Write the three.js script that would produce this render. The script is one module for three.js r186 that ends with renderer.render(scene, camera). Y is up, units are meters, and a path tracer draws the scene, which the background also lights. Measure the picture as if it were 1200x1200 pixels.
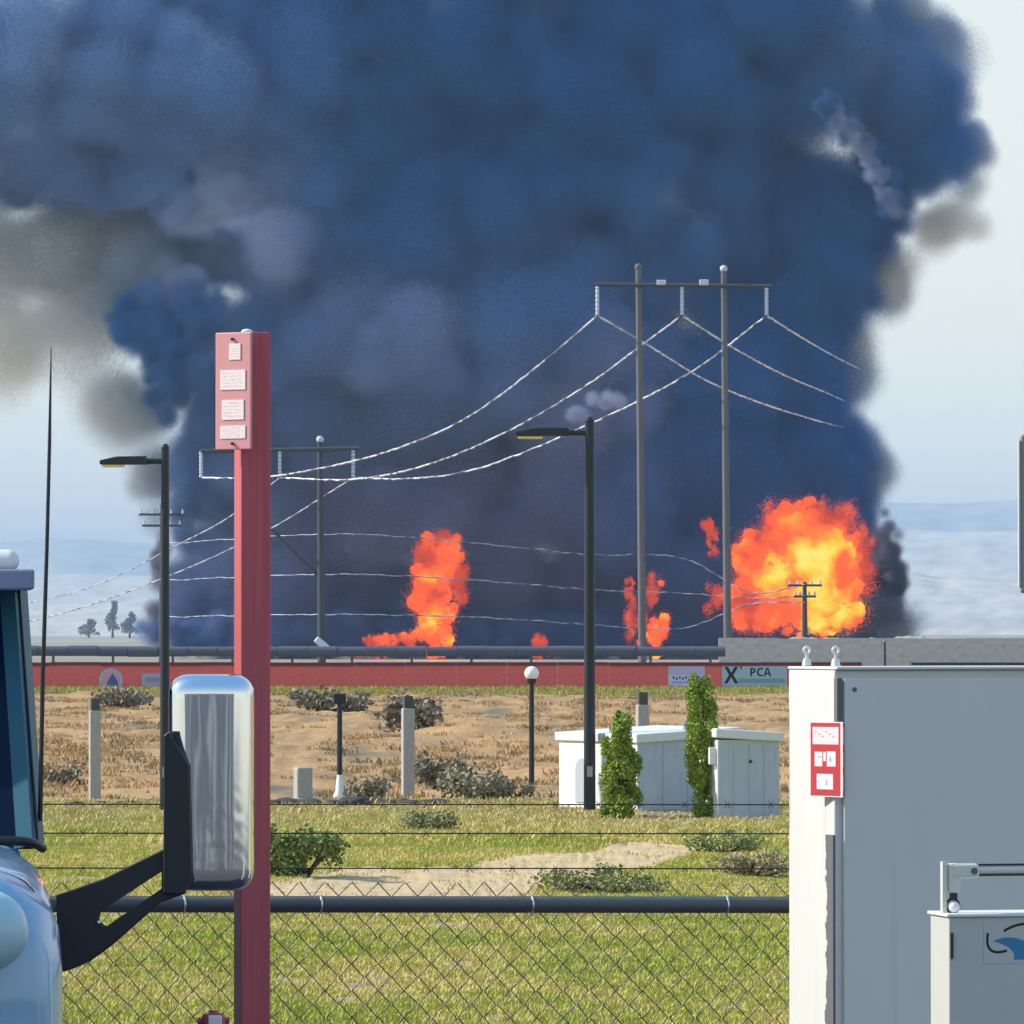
import * as THREE from 'three';
import { RoundedBoxGeometry } from 'three/addons/geometries/RoundedBoxGeometry.js';
import { mergeGeometries } from 'three/addons/utils/BufferGeometryUtils.js';
import { ImprovedNoise } from 'three/addons/math/ImprovedNoise.js';

// ---------------------------------------------------------------- camera, sky, sun, exposure
const scene = new THREE.Scene();
const FOV = 10, EYE = 2.4, F = 600 / Math.tan(THREE.MathUtils.degToRad(FOV / 2)), HORIZON = 742;
const PITCH = Math.atan((HORIZON - 600) / F);
const camera = new THREE.PerspectiveCamera(FOV, 1, 0.5, 40000);
camera.position.set(0, EYE, 0);
camera.rotation.x = PITCH;
const renderer = new THREE.WebGLRenderer({ antialias: true });
renderer.toneMapping = THREE.LinearToneMapping;
renderer.toneMappingExposure = 1.4;
renderer.shadowMap.enabled = true;

const SUN = new THREE.Vector3(-0.80, 0.56, -0.10).normalize();
{
  const W = 512, H = 256, data = new Float32Array(W * H * 4);
  for (let r = 0; r < H; r++) {
    const up = ((r + 0.5) / H - 0.5) * Math.PI, y = Math.max(0, Math.sin(up));
    for (let c = 0; c < W; c++) {
      const a = ((c + 0.5) / W - 0.5) * 2 * Math.PI, x = Math.cos(a) * Math.cos(up), z = Math.sin(a) * Math.cos(up);
      const cs = Math.max(0, x * SUN.x + Math.sin(up) * SUN.y + z * SUN.z);
      const t = 1 - Math.exp(-Math.pow(y * 3.0, 1.4)), g = 0.5 * Math.pow(cs, 8), o = (r * W + c) * 4;
      data[o] = 0.78 + (0.14 - 0.78) * t + g;
      data[o + 1] = 0.78 + (0.32 - 0.78) * t + g * 0.95;
      data[o + 2] = 0.665 + (0.62 - 0.665) * t + g * 0.85;
      data[o + 3] = 1;
    }
  }
  const sky = new THREE.DataTexture(data, W, H, THREE.RGBAFormat, THREE.FloatType);
  sky.mapping = THREE.EquirectangularReflectionMapping;
  sky.magFilter = sky.minFilter = THREE.LinearFilter;
  sky.needsUpdate = true;
  scene.background = sky;
  scene.environment = sky;
}
const sun = new THREE.DirectionalLight(new THREE.Color(1.0, 0.93, 0.82), 4.2);
sun.name = 'sun';
sun.position.copy(SUN).multiplyScalar(200).add(new THREE.Vector3(0, 0, -60));
sun.target.position.set(0, 0, -60);
sun.castShadow = true;
Object.assign(sun.shadow.camera, { left: -120, right: 120, top: 120, bottom: -120, near: 1, far: 600 });
sun.shadow.mapSize.set(4096, 4096);
scene.add(sun, sun.target);
scene.fog = new THREE.FogExp2(new THREE.Color(0.55, 0.76, 1.0), 0.00012);

// ---------------------------------------------------------------- helpers
const V = (x, y, z) => new THREE.Vector3(x, y, z), C = (r, g, b) => new THREE.Color().setRGB(r, g, b);
let seed = 12345;
const rnd = () => { seed = (seed + 0x6d2b79f5) | 0; let t = Math.imul(seed ^ (seed >>> 15), 1 | seed); t = (t + Math.imul(t ^ (t >>> 7), 61 | t)) ^ t; return ((t ^ (t >>> 14)) >>> 0) / 4294967296; };
const rr = (a, b) => a + (b - a) * rnd();
const gauss = () => Math.sqrt(-2 * Math.log(1 - rnd() * 0.999999)) * Math.cos(6.2831853 * rnd());
const pn = new ImprovedNoise();
const noise = (x, y, z = 0) => pn.noise(x + 31.7, y + 12.3, z + 7.9);
const fbm = (x, y, z = 0, n = 4) => { let s = 0, a = 1, w = 0; for (let i = 0; i < n; i++) { s += a * noise(x, y, z); w += a; a *= 0.5; x *= 2.03; y *= 2.03; z *= 2.03; } return s / w; };
const clamp = (x, a = 0, b = 1) => Math.min(b, Math.max(a, x)), lerp = (a, b, t) => a + (b - a) * t;
const smooth = (x, a, b) => { const t = clamp((x - a) / (b - a)); return t * t * (3 - 2 * t); };
// the point at distance d (metres along -z) whose direction was measured in the photograph (1200 px wide)
const cp = Math.cos(PITCH), sp = Math.sin(PITCH);
function at(x, y, d) {
  const u = (x - 600) / F, v = (600 - y) / F, dy = v * cp + sp, dz = v * sp - cp;
  return V(u * d / -dz, EYE + dy * d / -dz, -d);
}
const M = (d) => d / F;                                            // metres per photograph pixel at distance d

const used = {};
function numbered(n) { const k = used[n] = (used[n] ?? -1) + 1; return k ? n + '_' + String(k).padStart(3, '0') : n; }
function tag(o, label, category, group, kind) {
  if (label) o.userData.label = label;
  if (category) o.userData.category = category;
  if (group) o.userData.group = group;
  if (kind) o.userData.kind = kind;
  return o;
}
function shade(o) { o.castShadow = o.receiveShadow = true; return o; }
function thing(name, label, category, p = V(0, 0, 0), turn = 0, group) {
  const o = new THREE.Group(); o.name = numbered(name); o.position.copy(p); o.rotation.y = turn; scene.add(o);
  return tag(o, label, category, group);
}
function part(parent, name, geo, mat) {
  const g = Array.isArray(geo) ? merge(geo) : geo, m = shade(new THREE.Mesh(g, mat)); m.name = name; parent.add(m); return m;
}
// the same for geometry that was laid out in world coordinates
function wpart(t, name, geo, mat) { const g = Array.isArray(geo) ? merge(geo) : geo; g.translate(-t.position.x, -t.position.y, -t.position.z); return part(t, name, g, mat); }
function top(name, geo, mat, label, category, group, kind) { const m = shade(new THREE.Mesh(Array.isArray(geo) ? merge(geo) : geo, mat)); m.name = numbered(name); scene.add(m); return tag(m, label, category, group, kind); }
function merge(list) {
  return mergeGeometries(list.map((g) => { const n = g.index ? g.toNonIndexed() : g; for (const k of Object.keys(n.attributes)) if (!['position', 'normal', 'uv'].includes(k)) n.deleteAttribute(k); return n; }));
}
const box = (w, h, d, x = 0, y = 0, z = 0, r = 0) => { const g = r ? new RoundedBoxGeometry(w, h, d, 3, r) : new THREE.BoxGeometry(w, h, d); g.translate(x, y, z); return g; };
const cyl = (r0, r1, h, x = 0, y = 0, z = 0, n = 14) => { const g = new THREE.CylinderGeometry(r1, r0, h, n); g.translate(x, y + h / 2, z); return g; };
function rod(a, b, r0, r1 = r0, n = 8) {
  const d = b.clone().sub(a), g = new THREE.CylinderGeometry(r1, r0, d.length(), n, 1);
  g.applyQuaternion(new THREE.Quaternion().setFromUnitVectors(V(0, 1, 0), d.clone().normalize()));
  g.translate((a.x + b.x) / 2, (a.y + b.y) / 2, (a.z + b.z) / 2);
  return g;
}
const tube = (pts, r, seg = 40, n = 6, closed = false) => new THREE.TubeGeometry(new THREE.CatmullRomCurve3(pts, closed), seg, r, n, closed);
function parts(t, name, list, m, world) { return list.map((g) => (world ? wpart : part)(t, name, g, m)); }
function mat(color, roughness = 0.8, metalness = 0, more = {}) { return new THREE.MeshPhysicalMaterial({ color, roughness, metalness, ...more }); }
// mottled colour map: fine and coarse noise round a base colour
function mottle(size, f) {
  const data = new Uint8Array(size * size * 4), c = new THREE.Color();
  for (let y = 0; y < size; y++) for (let x = 0; x < size; x++) {
    const v = f(x / size, y / size); c.setRGB(clamp(v[0]), clamp(v[1]), clamp(v[2])).convertLinearToSRGB();
    data.set([c.r * 255, c.g * 255, c.b * 255, 255], (y * size + x) * 4);
  }
  const t = new THREE.DataTexture(data, size, size); t.colorSpace = THREE.SRGBColorSpace; t.wrapS = t.wrapT = THREE.RepeatWrapping;
  t.magFilter = THREE.LinearFilter; t.minFilter = THREE.LinearFilter; t.needsUpdate = true; return t;
}
const worn = (base, amount, streak = 1) => mottle(256, (u, v) => { const n = 1 + amount * fbm(u * 9 * streak, v * 9, 2, 5) + amount * 0.6 * fbm(u * 60, v * 60, 5, 2); return base.map((b) => b * n); });

// ---------------------------------------------------------------- ground
const pathMid = (x) => 46.5 + 1.2 * Math.sin(x * 0.8 + 1) + 0.12 * x;
function groundY(x, z) {
  const d = -z;
  if (d < 26) return 0;
  const near = smooth(d, 26, 34) * (1 - smooth(d, 80, 90)), dry = smooth(d, 84, 95) * (1 - smooth(d, 205, 225));
  let h = near * (0.10 * fbm(x * 0.5, z * 0.35, 1, 3) + 0.03 * fbm(x * 3, z * 3, 4, 2));
  h += dry * (0.5 * fbm(x * 0.16, z * 0.07, 2, 4) + 0.34 * (0.5 - Math.abs(fbm(x * 0.45, z * 0.16, 9, 4))) + 0.12 * fbm(x * 1.6, z * 0.6, 4, 2));
  h += smooth(d, 600, 3000) * 4 * fbm(x * 0.002, z * 0.002, 3, 3);
  return h;
}
function groundColor(x, z) {
  const d = -z, n1 = fbm(x * 0.6, z * 0.22, 11, 4), n2 = fbm(x * 2.6, z * 1.3, 17, 3), n3 = fbm(x * 9, z * 6, 5, 2);
  const mix = (a, b, t) => a.map((v, i) => v + (b[i] - v) * clamp(t));
  let c = [0.07, 0.07, 0.072];                                     // asphalt of the lot the camera stands on
  let grass = mix([0.36, 0.38, 0.08], [0.54, 0.46, 0.17], 0.5 + 1.5 * n1 + 0.8 * n2);
  grass = mix(grass, [0.40, 0.30, 0.17], smooth(n2 + 0.6 * n1 + 0.5 * noise(x * 4, -z * 2.2, 41), 0.1, 0.4));
  c = mix(c, grass, smooth(d + n2, 24, 26));
  let dirt = mix([0.54, 0.31, 0.115], [0.36, 0.215, 0.09], 0.5 + 1.9 * n1);
  dirt = mix(dirt, [0.62, 0.40, 0.18], 0.7 * n2 + n3 * 0.9);
  dirt = mix(dirt, [0.15, 0.14, 0.085], smooth(fbm(x * 0.35, z * 0.09, 23, 3), 0.22, 0.45));
  c = mix(c, dirt, smooth(d + n1 * 6, 80, 86));
  c = mix(c, mix([0.27, 0.275, 0.05], [0.34, 0.30, 0.075], 0.5 + n1 * 2), smooth(d + n1 * 6, 213, 221));
  c = mix(c, mix([0.38, 0.33, 0.26], [0.28, 0.25, 0.18], 0.5 + n1), smooth(d, 254, 262));
  const f1 = fbm(x * 0.004, z * 0.002, 3, 4);
  c = mix(c, mix([0.44, 0.39, 0.31], [0.30, 0.28, 0.2], 0.5 + 1.5 * f1), smooth(d, 500, 1200));
  return c;
}
{
  const ds = [];
  for (let d = -60; d < 26; d += 6) ds.push(d);
  for (let d = 26; d < 92; d += 0.17) ds.push(d);
  for (let d = 92; d < 262; d += 0.62) ds.push(d);
  for (let d = 262; d < 16000; d *= 1.06) ds.push(d);
  const cols = 220, pos = [], col = [], uv = [], idx = [];
  for (const d of ds) for (let j = 0; j <= cols; j++) {
    const t = (j / cols) * 2 - 1, half = 3 + 0.1 * Math.max(d, 20), x = half * (t + 11 * Math.pow(t, 9)), z = -d;
    pos.push(x, groundY(x, z), z); col.push(...groundColor(x, z)); uv.push(x, z);
  }
  for (let i = 0; i < ds.length - 1; i++) for (let j = 0; j < cols; j++) { const a = i * (cols + 1) + j, b = a + 1, c = a + cols + 1, e = c + 1; idx.push(a, b, e, a, e, c); }
  const g = new THREE.BufferGeometry();
  g.setAttribute('position', new THREE.Float32BufferAttribute(pos, 3));
  g.setAttribute('color', new THREE.Float32BufferAttribute(col, 3));
  g.setAttribute('uv', new THREE.Float32BufferAttribute(uv, 2));
  g.setIndex(idx); g.computeVertexNormals();
  const m = new THREE.MeshStandardMaterial({ vertexColors: true, roughness: 0.95 });
  m.map = mottle(512, (u, v) => { const k = 0.82 + 0.35 * fbm(u * 14, v * 14, 1, 3) + 0.5 * fbm(u * 90, v * 90, 2, 2); return [k, k, k]; });
  m.map.repeat.set(0.6, 0.3);
  top('ground', g, m, 'ground of green lawn in front and tan dirt behind', 'ground', null, 'structure');
}
// hills on the horizon
function hill(name, label, d, depth, profile, colors) {
  const nx = 260, nz = 40, pos = [], col = [], idx = [];
  for (let i = 0; i <= nz; i++) for (let j = 0; j <= nx; j++) {
    const px = -500 + (j / nx) * 2200, t = i / nz, dd = d + depth * t, x = (px - 600) / F * dd, s = Math.sin(Math.min(1, t * 1.25) * Math.PI / 2);
    const h = profile(px) / F * (d + depth * 0.8) * Math.pow(s, 1.1), y = h * (1 + 0.22 * (1 - s) * fbm(px * 0.012, t * 5, d, 4)) + 6 * fbm(px * 0.02, t * 6, d + 3, 4) * s - 2;
    pos.push(x, i === nz ? -5 : y, -dd);
    const n = clamp(0.5 + 1.4 * fbm(px * 0.006, t * 7, d + 9, 4)), k = 0.9 + 0.4 * fbm(px * 0.05, t * 22, 4, 2);
    col.push(...colors[0].map((v, c) => lerp(v, colors[1][c], n) * k));
  }
  for (let i = 0; i < nz; i++) for (let j = 0; j < nx; j++) { const a = i * (nx + 1) + j; idx.push(a, a + 1, a + nx + 2, a, a + nx + 2, a + nx + 1); }
  const g = new THREE.BufferGeometry();
  g.setAttribute('position', new THREE.Float32BufferAttribute(pos, 3)); g.setAttribute('color', new THREE.Float32BufferAttribute(col, 3));
  g.setIndex(idx); g.computeVertexNormals();
  top(name, g, new THREE.MeshStandardMaterial({ vertexColors: true, roughness: 1 }), label, 'hills', null, 'structure');
}
hill('far_hills', 'farthest pale blue ridge of hills on the horizon', 8200, 2500, (p) => (p > 600 ? 166 + 12 * Math.sin(p * 0.01) : 108 + 5 * Math.sin(p * 0.02)) * 1 - (Math.abs(p - 600) < 200 ? 0 : 0), [[0.34, 0.40, 0.42], [0.46, 0.46, 0.42]]);
hill('mid_hills', 'middle slope of pale dry grass hills', 6200, 1700, (p) => (p > 600 ? 122 : 72) + 14 * fbm(p * 0.004, 3, 1, 3), [[0.62, 0.57, 0.50], [0.46, 0.46, 0.43]]);
hill('near_hills', 'lowest pale dry foothills', 4600, 1200, (p) => (p > 600 ? 74 : 40) + 16 * fbm(p * 0.005, 8, 1, 3), [[0.62, 0.55, 0.47], [0.46, 0.43, 0.38]]);

// sandy track crossing the lawn
function trackAt(x) { const t = clamp((x + 2.7) / 5.3), taper = smooth(t, 0, 0.2) * (1 - smooth(t, 0.7, 1)); return [54.5 + 11 * smooth(t, 0.25, 1) + 1.2 * fbm(x * 1.1, 4), 0.1 + 4.6 * taper]; }
{
  const pos = [], idx = [], n = 220, w = 16;
  for (let i = 0; i <= n; i++) for (let j = 0; j <= w; j++) {
    const x = -2.7 + 5.3 * (i / n), [c, hw0] = trackAt(x), hw = hw0 + 0.8 * fbm(x * 2.7, j < w / 2 ? 1 : 5, 3, 3);
    const z = -(c + ((j / w) * 2 - 1) * Math.max(0.05, hw)); pos.push(x, groundY(x, z) + 0.012, z);
  }
  for (let i = 0; i < n; i++) for (let j = 0; j < w; j++) { const a = i * (w + 1) + j; idx.push(a, a + w + 1, a + 1, a + 1, a + w + 1, a + w + 2); }
  const g = new THREE.BufferGeometry(); g.setAttribute('position', new THREE.Float32BufferAttribute(pos, 3)); g.setIndex(idx);
  g.setAttribute('uv', new THREE.Float32BufferAttribute(pos.filter((_, i) => i % 3 !== 1), 2)); g.computeVertexNormals();
  const m = mat(C(1, 1, 1), 1); m.map = worn([0.52, 0.375, 0.20], 0.4); m.map.repeat.set(0.8, 0.4);
  top('dirt_path', g, m, 'pale sandy dirt track across the lawn', 'path', null, 'structure');
}

// ---------------------------------------------------------------- grass, weeds, shrubs
function bladeTuft(n, h, w, spread) {
  const pos = [], idx = [];
  for (let i = 0; i < n; i++) {
    const a = rnd() * 6.283, x = gauss() * spread, z = gauss() * spread, hh = h * rr(0.5, 1.1), lean = rr(0.1, 0.7) * hh, ca = Math.cos(a), sa = Math.sin(a), k = pos.length / 3;
    pos.push(x - sa * w, -0.01, z + ca * w, x + sa * w, -0.01, z - ca * w, x + ca * lean * 0.4 + sa * w * 0.6, hh * 0.65, z + sa * lean * 0.4 - ca * w * 0.6, x + ca * lean, hh, z + sa * lean);
    idx.push(k, k + 1, k + 2, k, k + 2, k + 3);
  }
  const g = new THREE.BufferGeometry(); g.setAttribute('position', new THREE.Float32BufferAttribute(pos, 3)); g.setIndex(idx); return g;
}
const leafMat = new THREE.MeshStandardMaterial({ color: 0xffffff, roughness: 0.85, side: THREE.DoubleSide });
{
  const spots = [];
  while (spots.length < 150000) {
    const d = Math.pow(rnd(), 0.8) * 52 + 31.5, x = rr(-1, 1) * (0.09 * d + 0.6), n = fbm(x * 0.6, -d * 0.22, 11, 4), n2 = fbm(x * 2.6, -d * 1.3, 17, 3);
    const [c, hw] = trackAt(x);
    if (Math.abs(d - c) < hw - 0.2 + 1.2 * fbm(x * 3, d * 2, 8, 2) && rnd() < 0.975) continue;
    if (n2 + 0.6 * n + 0.5 * noise(x * 4, d * 2.2, 41) > 0.24 && rnd() < 0.85) continue;
    spots.push([x, d, n, n2]);
  }
  const g = shade(new THREE.InstancedMesh(bladeTuft(7, 0.05, 0.006, 0.045), leafMat, spots.length)), m4 = new THREE.Matrix4(), q = new THREE.Quaternion(), col = new THREE.Color();
  spots.forEach(([x, d, n, n2], i) => {
    const s = rr(0.5, 1.1) * (d > 66 ? 1.05 + Math.max(0, n2) * 3.5 : 1), k = clamp(0.5 + 2.0 * n + 1.5 * n2 + rr(-0.25, 0.25));
    m4.compose(V(x, groundY(x, -d), -d), q.setFromAxisAngle(V(0, 1, 0), rnd() * 6.28), V(s, s, s)); g.setMatrixAt(i, m4);
    const dry = smooth(d + 3 * n2, 67, 76) * 0.7; g.setColorAt(i, col.setRGB(lerp(lerp(0.37, 0.60, k), 0.54, dry), lerp(lerp(0.395, 0.50, k), 0.44, dry), lerp(lerp(0.06, 0.16, k), 0.19, dry)));
  });
  g.name = 'grass'; scene.add(tag(g, 'short yellow green lawn grass behind the chain link fence', 'grass', null, 'stuff'));
}
{
  const n = 9000, g = shade(new THREE.InstancedMesh(bladeTuft(7, 0.17, 0.02, 0.25), leafMat, n)), m4 = new THREE.Matrix4(), q = new THREE.Quaternion(), col = new THREE.Color();
  for (let i = 0; i < n; i++) {
    const d = rr(214, 254), x = rr(-1, 1) * 27, s = rr(0.6, 1.2), k = rnd();
    m4.compose(V(x, groundY(x, -d), -d), q.setFromAxisAngle(V(0, 1, 0), rnd() * 6.28), V(s, s, s)); g.setMatrixAt(i, m4);
    g.setColorAt(i, col.setRGB(lerp(0.26, 0.40, k), lerp(0.28, 0.33, k), lerp(0.04, 0.08, k)));
  }
  g.name = 'verge_grass'; scene.add(tag(g, 'strip of olive grass along the foot of the red barrier', 'grass', null, 'stuff'));
}
// leaf mass of a given outline: many small leaf quads on stems
function leaves(n, size, where) {
  const pos = [], p = V(), a = V(), b = V();
  for (let i = 0; i < n; i++) {
    where(p, i / n); a.set(gauss(), gauss(), gauss()).normalize(); b.set(gauss(), gauss(), gauss()).cross(a).normalize();
    const s = size * rr(0.6, 1.3), w = s * 0.45; a.multiplyScalar(s); b.multiplyScalar(w);
    const tip = p.clone().add(a), l = p.clone().addScaledVector(a, 0.45).add(b), r = p.clone().addScaledVector(a, 0.45).sub(b);
    pos.push(...p.toArray(), ...l.toArray(), ...tip.toArray(), ...p.toArray(), ...tip.toArray(), ...r.toArray());
  }
  const g = new THREE.BufferGeometry(); g.setAttribute('position', new THREE.Float32BufferAttribute(pos, 3)); return g;
}
function leafTint(g, f) {
  const n = g.attributes.position.count, col = new Float32Array(n * 3);
  for (let i = 0; i < n; i += 6) { const c = f(g.attributes.position.getX(i), g.attributes.position.getY(i), g.attributes.position.getZ(i)); for (let k = 0; k < 6; k++) col.set(c, (i + k) * 3); }
  g.setAttribute('color', new THREE.BufferAttribute(col, 3)); return g;
}
const foliage = new THREE.MeshPhysicalMaterial({ vertexColors: true, roughness: 0.8, side: THREE.DoubleSide });
const bark = mat(C(0.09, 0.065, 0.045), 0.95);
function bush(x, y, w, h, tones, label, group, leaf = 0.05, count = 900, d0) {
  const d = d0 ?? EYE * F / (y - HORIZON), c = at(x, y, d), t = thing('shrub', label, 'shrub', V(c.x, groundY(c.x, -d), -d), 0, group), W = w * M(d) / 2, H = h * M(d), lobes = [];
  for (let i = 0; i < 9; i++) lobes.push([rr(-0.75, 0.75) * W, rr(0.25, 0.72) * H, rr(-0.6, 0.6) * W, rr(0.25, 0.5)]);
  const g = leaves(count, leaf, (p) => { const l = lobes[Math.floor(rnd() * 9)], r = Math.pow(rnd(), 0.45); p.set(gauss(), gauss(), gauss()).normalize().multiplyScalar(r * l[3]); p.set(l[0] + p.x * W, Math.max(0.01, l[1] + p.y * H), l[2] + p.z * W); });
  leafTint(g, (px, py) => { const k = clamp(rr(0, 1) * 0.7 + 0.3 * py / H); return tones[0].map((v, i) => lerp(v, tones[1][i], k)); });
  part(t, 'foliage', g, foliage);
  const st = []; for (let i = 0; i < 7; i++) st.push(rod(V(rr(-0.1, 0.1) * W, 0, rr(-0.1, 0.1) * W), V(lobes[i][0], lobes[i][1], lobes[i][2]), 0.006 * H * 10, 0.003 * H * 6, 5));
  part(t, 'stem', st, bark);
  return t;
}
const SAGE = [[0.19, 0.18, 0.12], [0.36, 0.32, 0.20]], GREEN = [[0.08, 0.13, 0.03], [0.24, 0.30, 0.075]], DRY = [[0.25, 0.21, 0.11], [0.42, 0.36, 0.2]];
bush(352, 1028, 125, 62, GREEN, 'low green weedy bush left of the sandy track', null, 0.045, 2600);
bush(310, 990, 60, 30, GREEN, 'small green weed clump behind the bush by the track', null, 0.04, 900);
bush(500, 975, 90, 28, [[0.13, 0.16, 0.06], [0.30, 0.30, 0.13]], 'grey green weed clump behind the middle of the sandy track', null, 0.04, 1100);
bush(720, 1045, 170, 34, [[0.14, 0.18, 0.05], [0.34, 0.33, 0.13]], 'weedy green clump just above the fence rail on the right of the track', null, 0.035, 2200);
bush(880, 1030, 110, 40, DRY, 'dry tan weed clump beside the grey utility cabinet', null, 0.035, 1600);
bush(845, 1003, 110, 30, [[0.14, 0.19, 0.05], [0.30, 0.33, 0.12]], 'green weed patch in front of the right grey shed', null, 0.035, 1400);
bush(560, 940, 90, 42, SAGE, 'grey sagebrush right of the grey post by the dark kerb', null, 0.06, 1200);
bush(430, 940, 50, 30, SAGE, 'grey sagebrush between the white based post and the grey post', null, 0.06, 700);
bush(520, 925, 80, 44, [[0.11, 0.11, 0.08], [0.24, 0.23, 0.15]], 'dark sagebrush just right of the grey post', null, 0.07, 1000);
bush(600, 935, 60, 34, SAGE, 'grey sagebrush at the foot of the globe topped post', null, 0.06, 800);
bush(385, 838, 95, 26, [[0.14, 0.125, 0.09], [0.27, 0.235, 0.16]], 'dark brush at the top of the dirt behind the white based post', null, 0.16, 900);
bush(478, 866, 80, 48, [[0.17, 0.15, 0.105], [0.32, 0.27, 0.18]], 'dark brush behind the tall grey post', null, 0.13, 1000);
bush(140, 834, 90, 22, [[0.17, 0.15, 0.105], [0.32, 0.27, 0.18]], 'dark brush near the round blue logo on the barrier', null, 0.16, 700);
bush(70, 925, 60, 26, SAGE, 'grey sagebrush beside the truck window and antenna', null, 0.06, 700);
function column(x, y, w, h, label) {
  const d = 75.2, c = at(x, y, d), t = thing('columnar_tree', label, 'tree', V(c.x, groundY(c.x, -d), -d)), W = w * M(d) / 2 * 1.0, H = (h + 8) * M(d);
  const prof = (v) => (0.72 + 0.28 * Math.sin(v * 3)) * Math.pow(1 - v, 0.22) * (v < 0.05 ? 0.7 : 1) * 1.25, lobes = [];
  for (let i = 0; i < 60; i++) { const v = Math.pow(rnd(), 1.1) * 0.97, a = rnd() * 6.283, r = W * prof(v) * rr(0.3, 0.95); lobes.push([Math.cos(a) * r, v * H, Math.sin(a) * r, W * rr(0.2, 0.46)]); }
  const g = leaves(26000, 0.033, (p) => { const l = lobes[Math.floor(rnd() * 60)], r = Math.pow(rnd(), 0.4) * l[3]; p.set(gauss(), gauss() * 1.6, gauss()).normalize().multiplyScalar(r); p.set(l[0] + p.x, Math.max(0.02, l[1] + p.y * 1.6), l[2] + p.z); });
  leafTint(g, () => { const k = rnd(); return [lerp(0.13, 0.38, k), lerp(0.22, 0.48, k), lerp(0.02, 0.06, k)]; });
  part(t, 'foliage', g, foliage); part(t, 'trunk', cyl(0.035, 0.012, H * 0.9, 0, 0, 0, 8), bark);
}
column(727, 950, 44, 116, 'shorter columnar evergreen in front of the white lit shed wall');
column(824, 960, 42, 162, 'taller columnar evergreen between the two grey shed fronts');
// far hazy trees left
for (const [x, h, w, l] of [[132, 44, 16, 'thin far tree near the left edge of the smoke'], [152, 30, 22, 'low far tree clump left of the left street lamp'], [104, 22, 26, 'low far bush nearest the truck antenna']]) {
  const d = 2400, c = at(x, 748, d), t = thing('far_tree', l, 'tree', V(c.x, 0, -d)), H = h * M(d), W = w * M(d) / 2;
  const g = leaves(700, 1.0, (p) => { const v = 0.25 + 0.75 * rnd(), r = W * Math.sqrt(rnd()) * (1.2 - v); const a = rnd() * 6.28; p.set(Math.cos(a) * r + W * 0.3 * Math.sin(v * 9), v * H, Math.sin(a) * r); });
  leafTint(g, () => { const k = rnd(); return [lerp(0.16, 0.26, k), lerp(0.16, 0.25, k), lerp(0.14, 0.2, k)]; });
  part(t, 'crown', g, foliage); part(t, 'trunk', cyl(0.6, 0.3, H * 0.7, 0, 0, 0, 6), bark);
}

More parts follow.
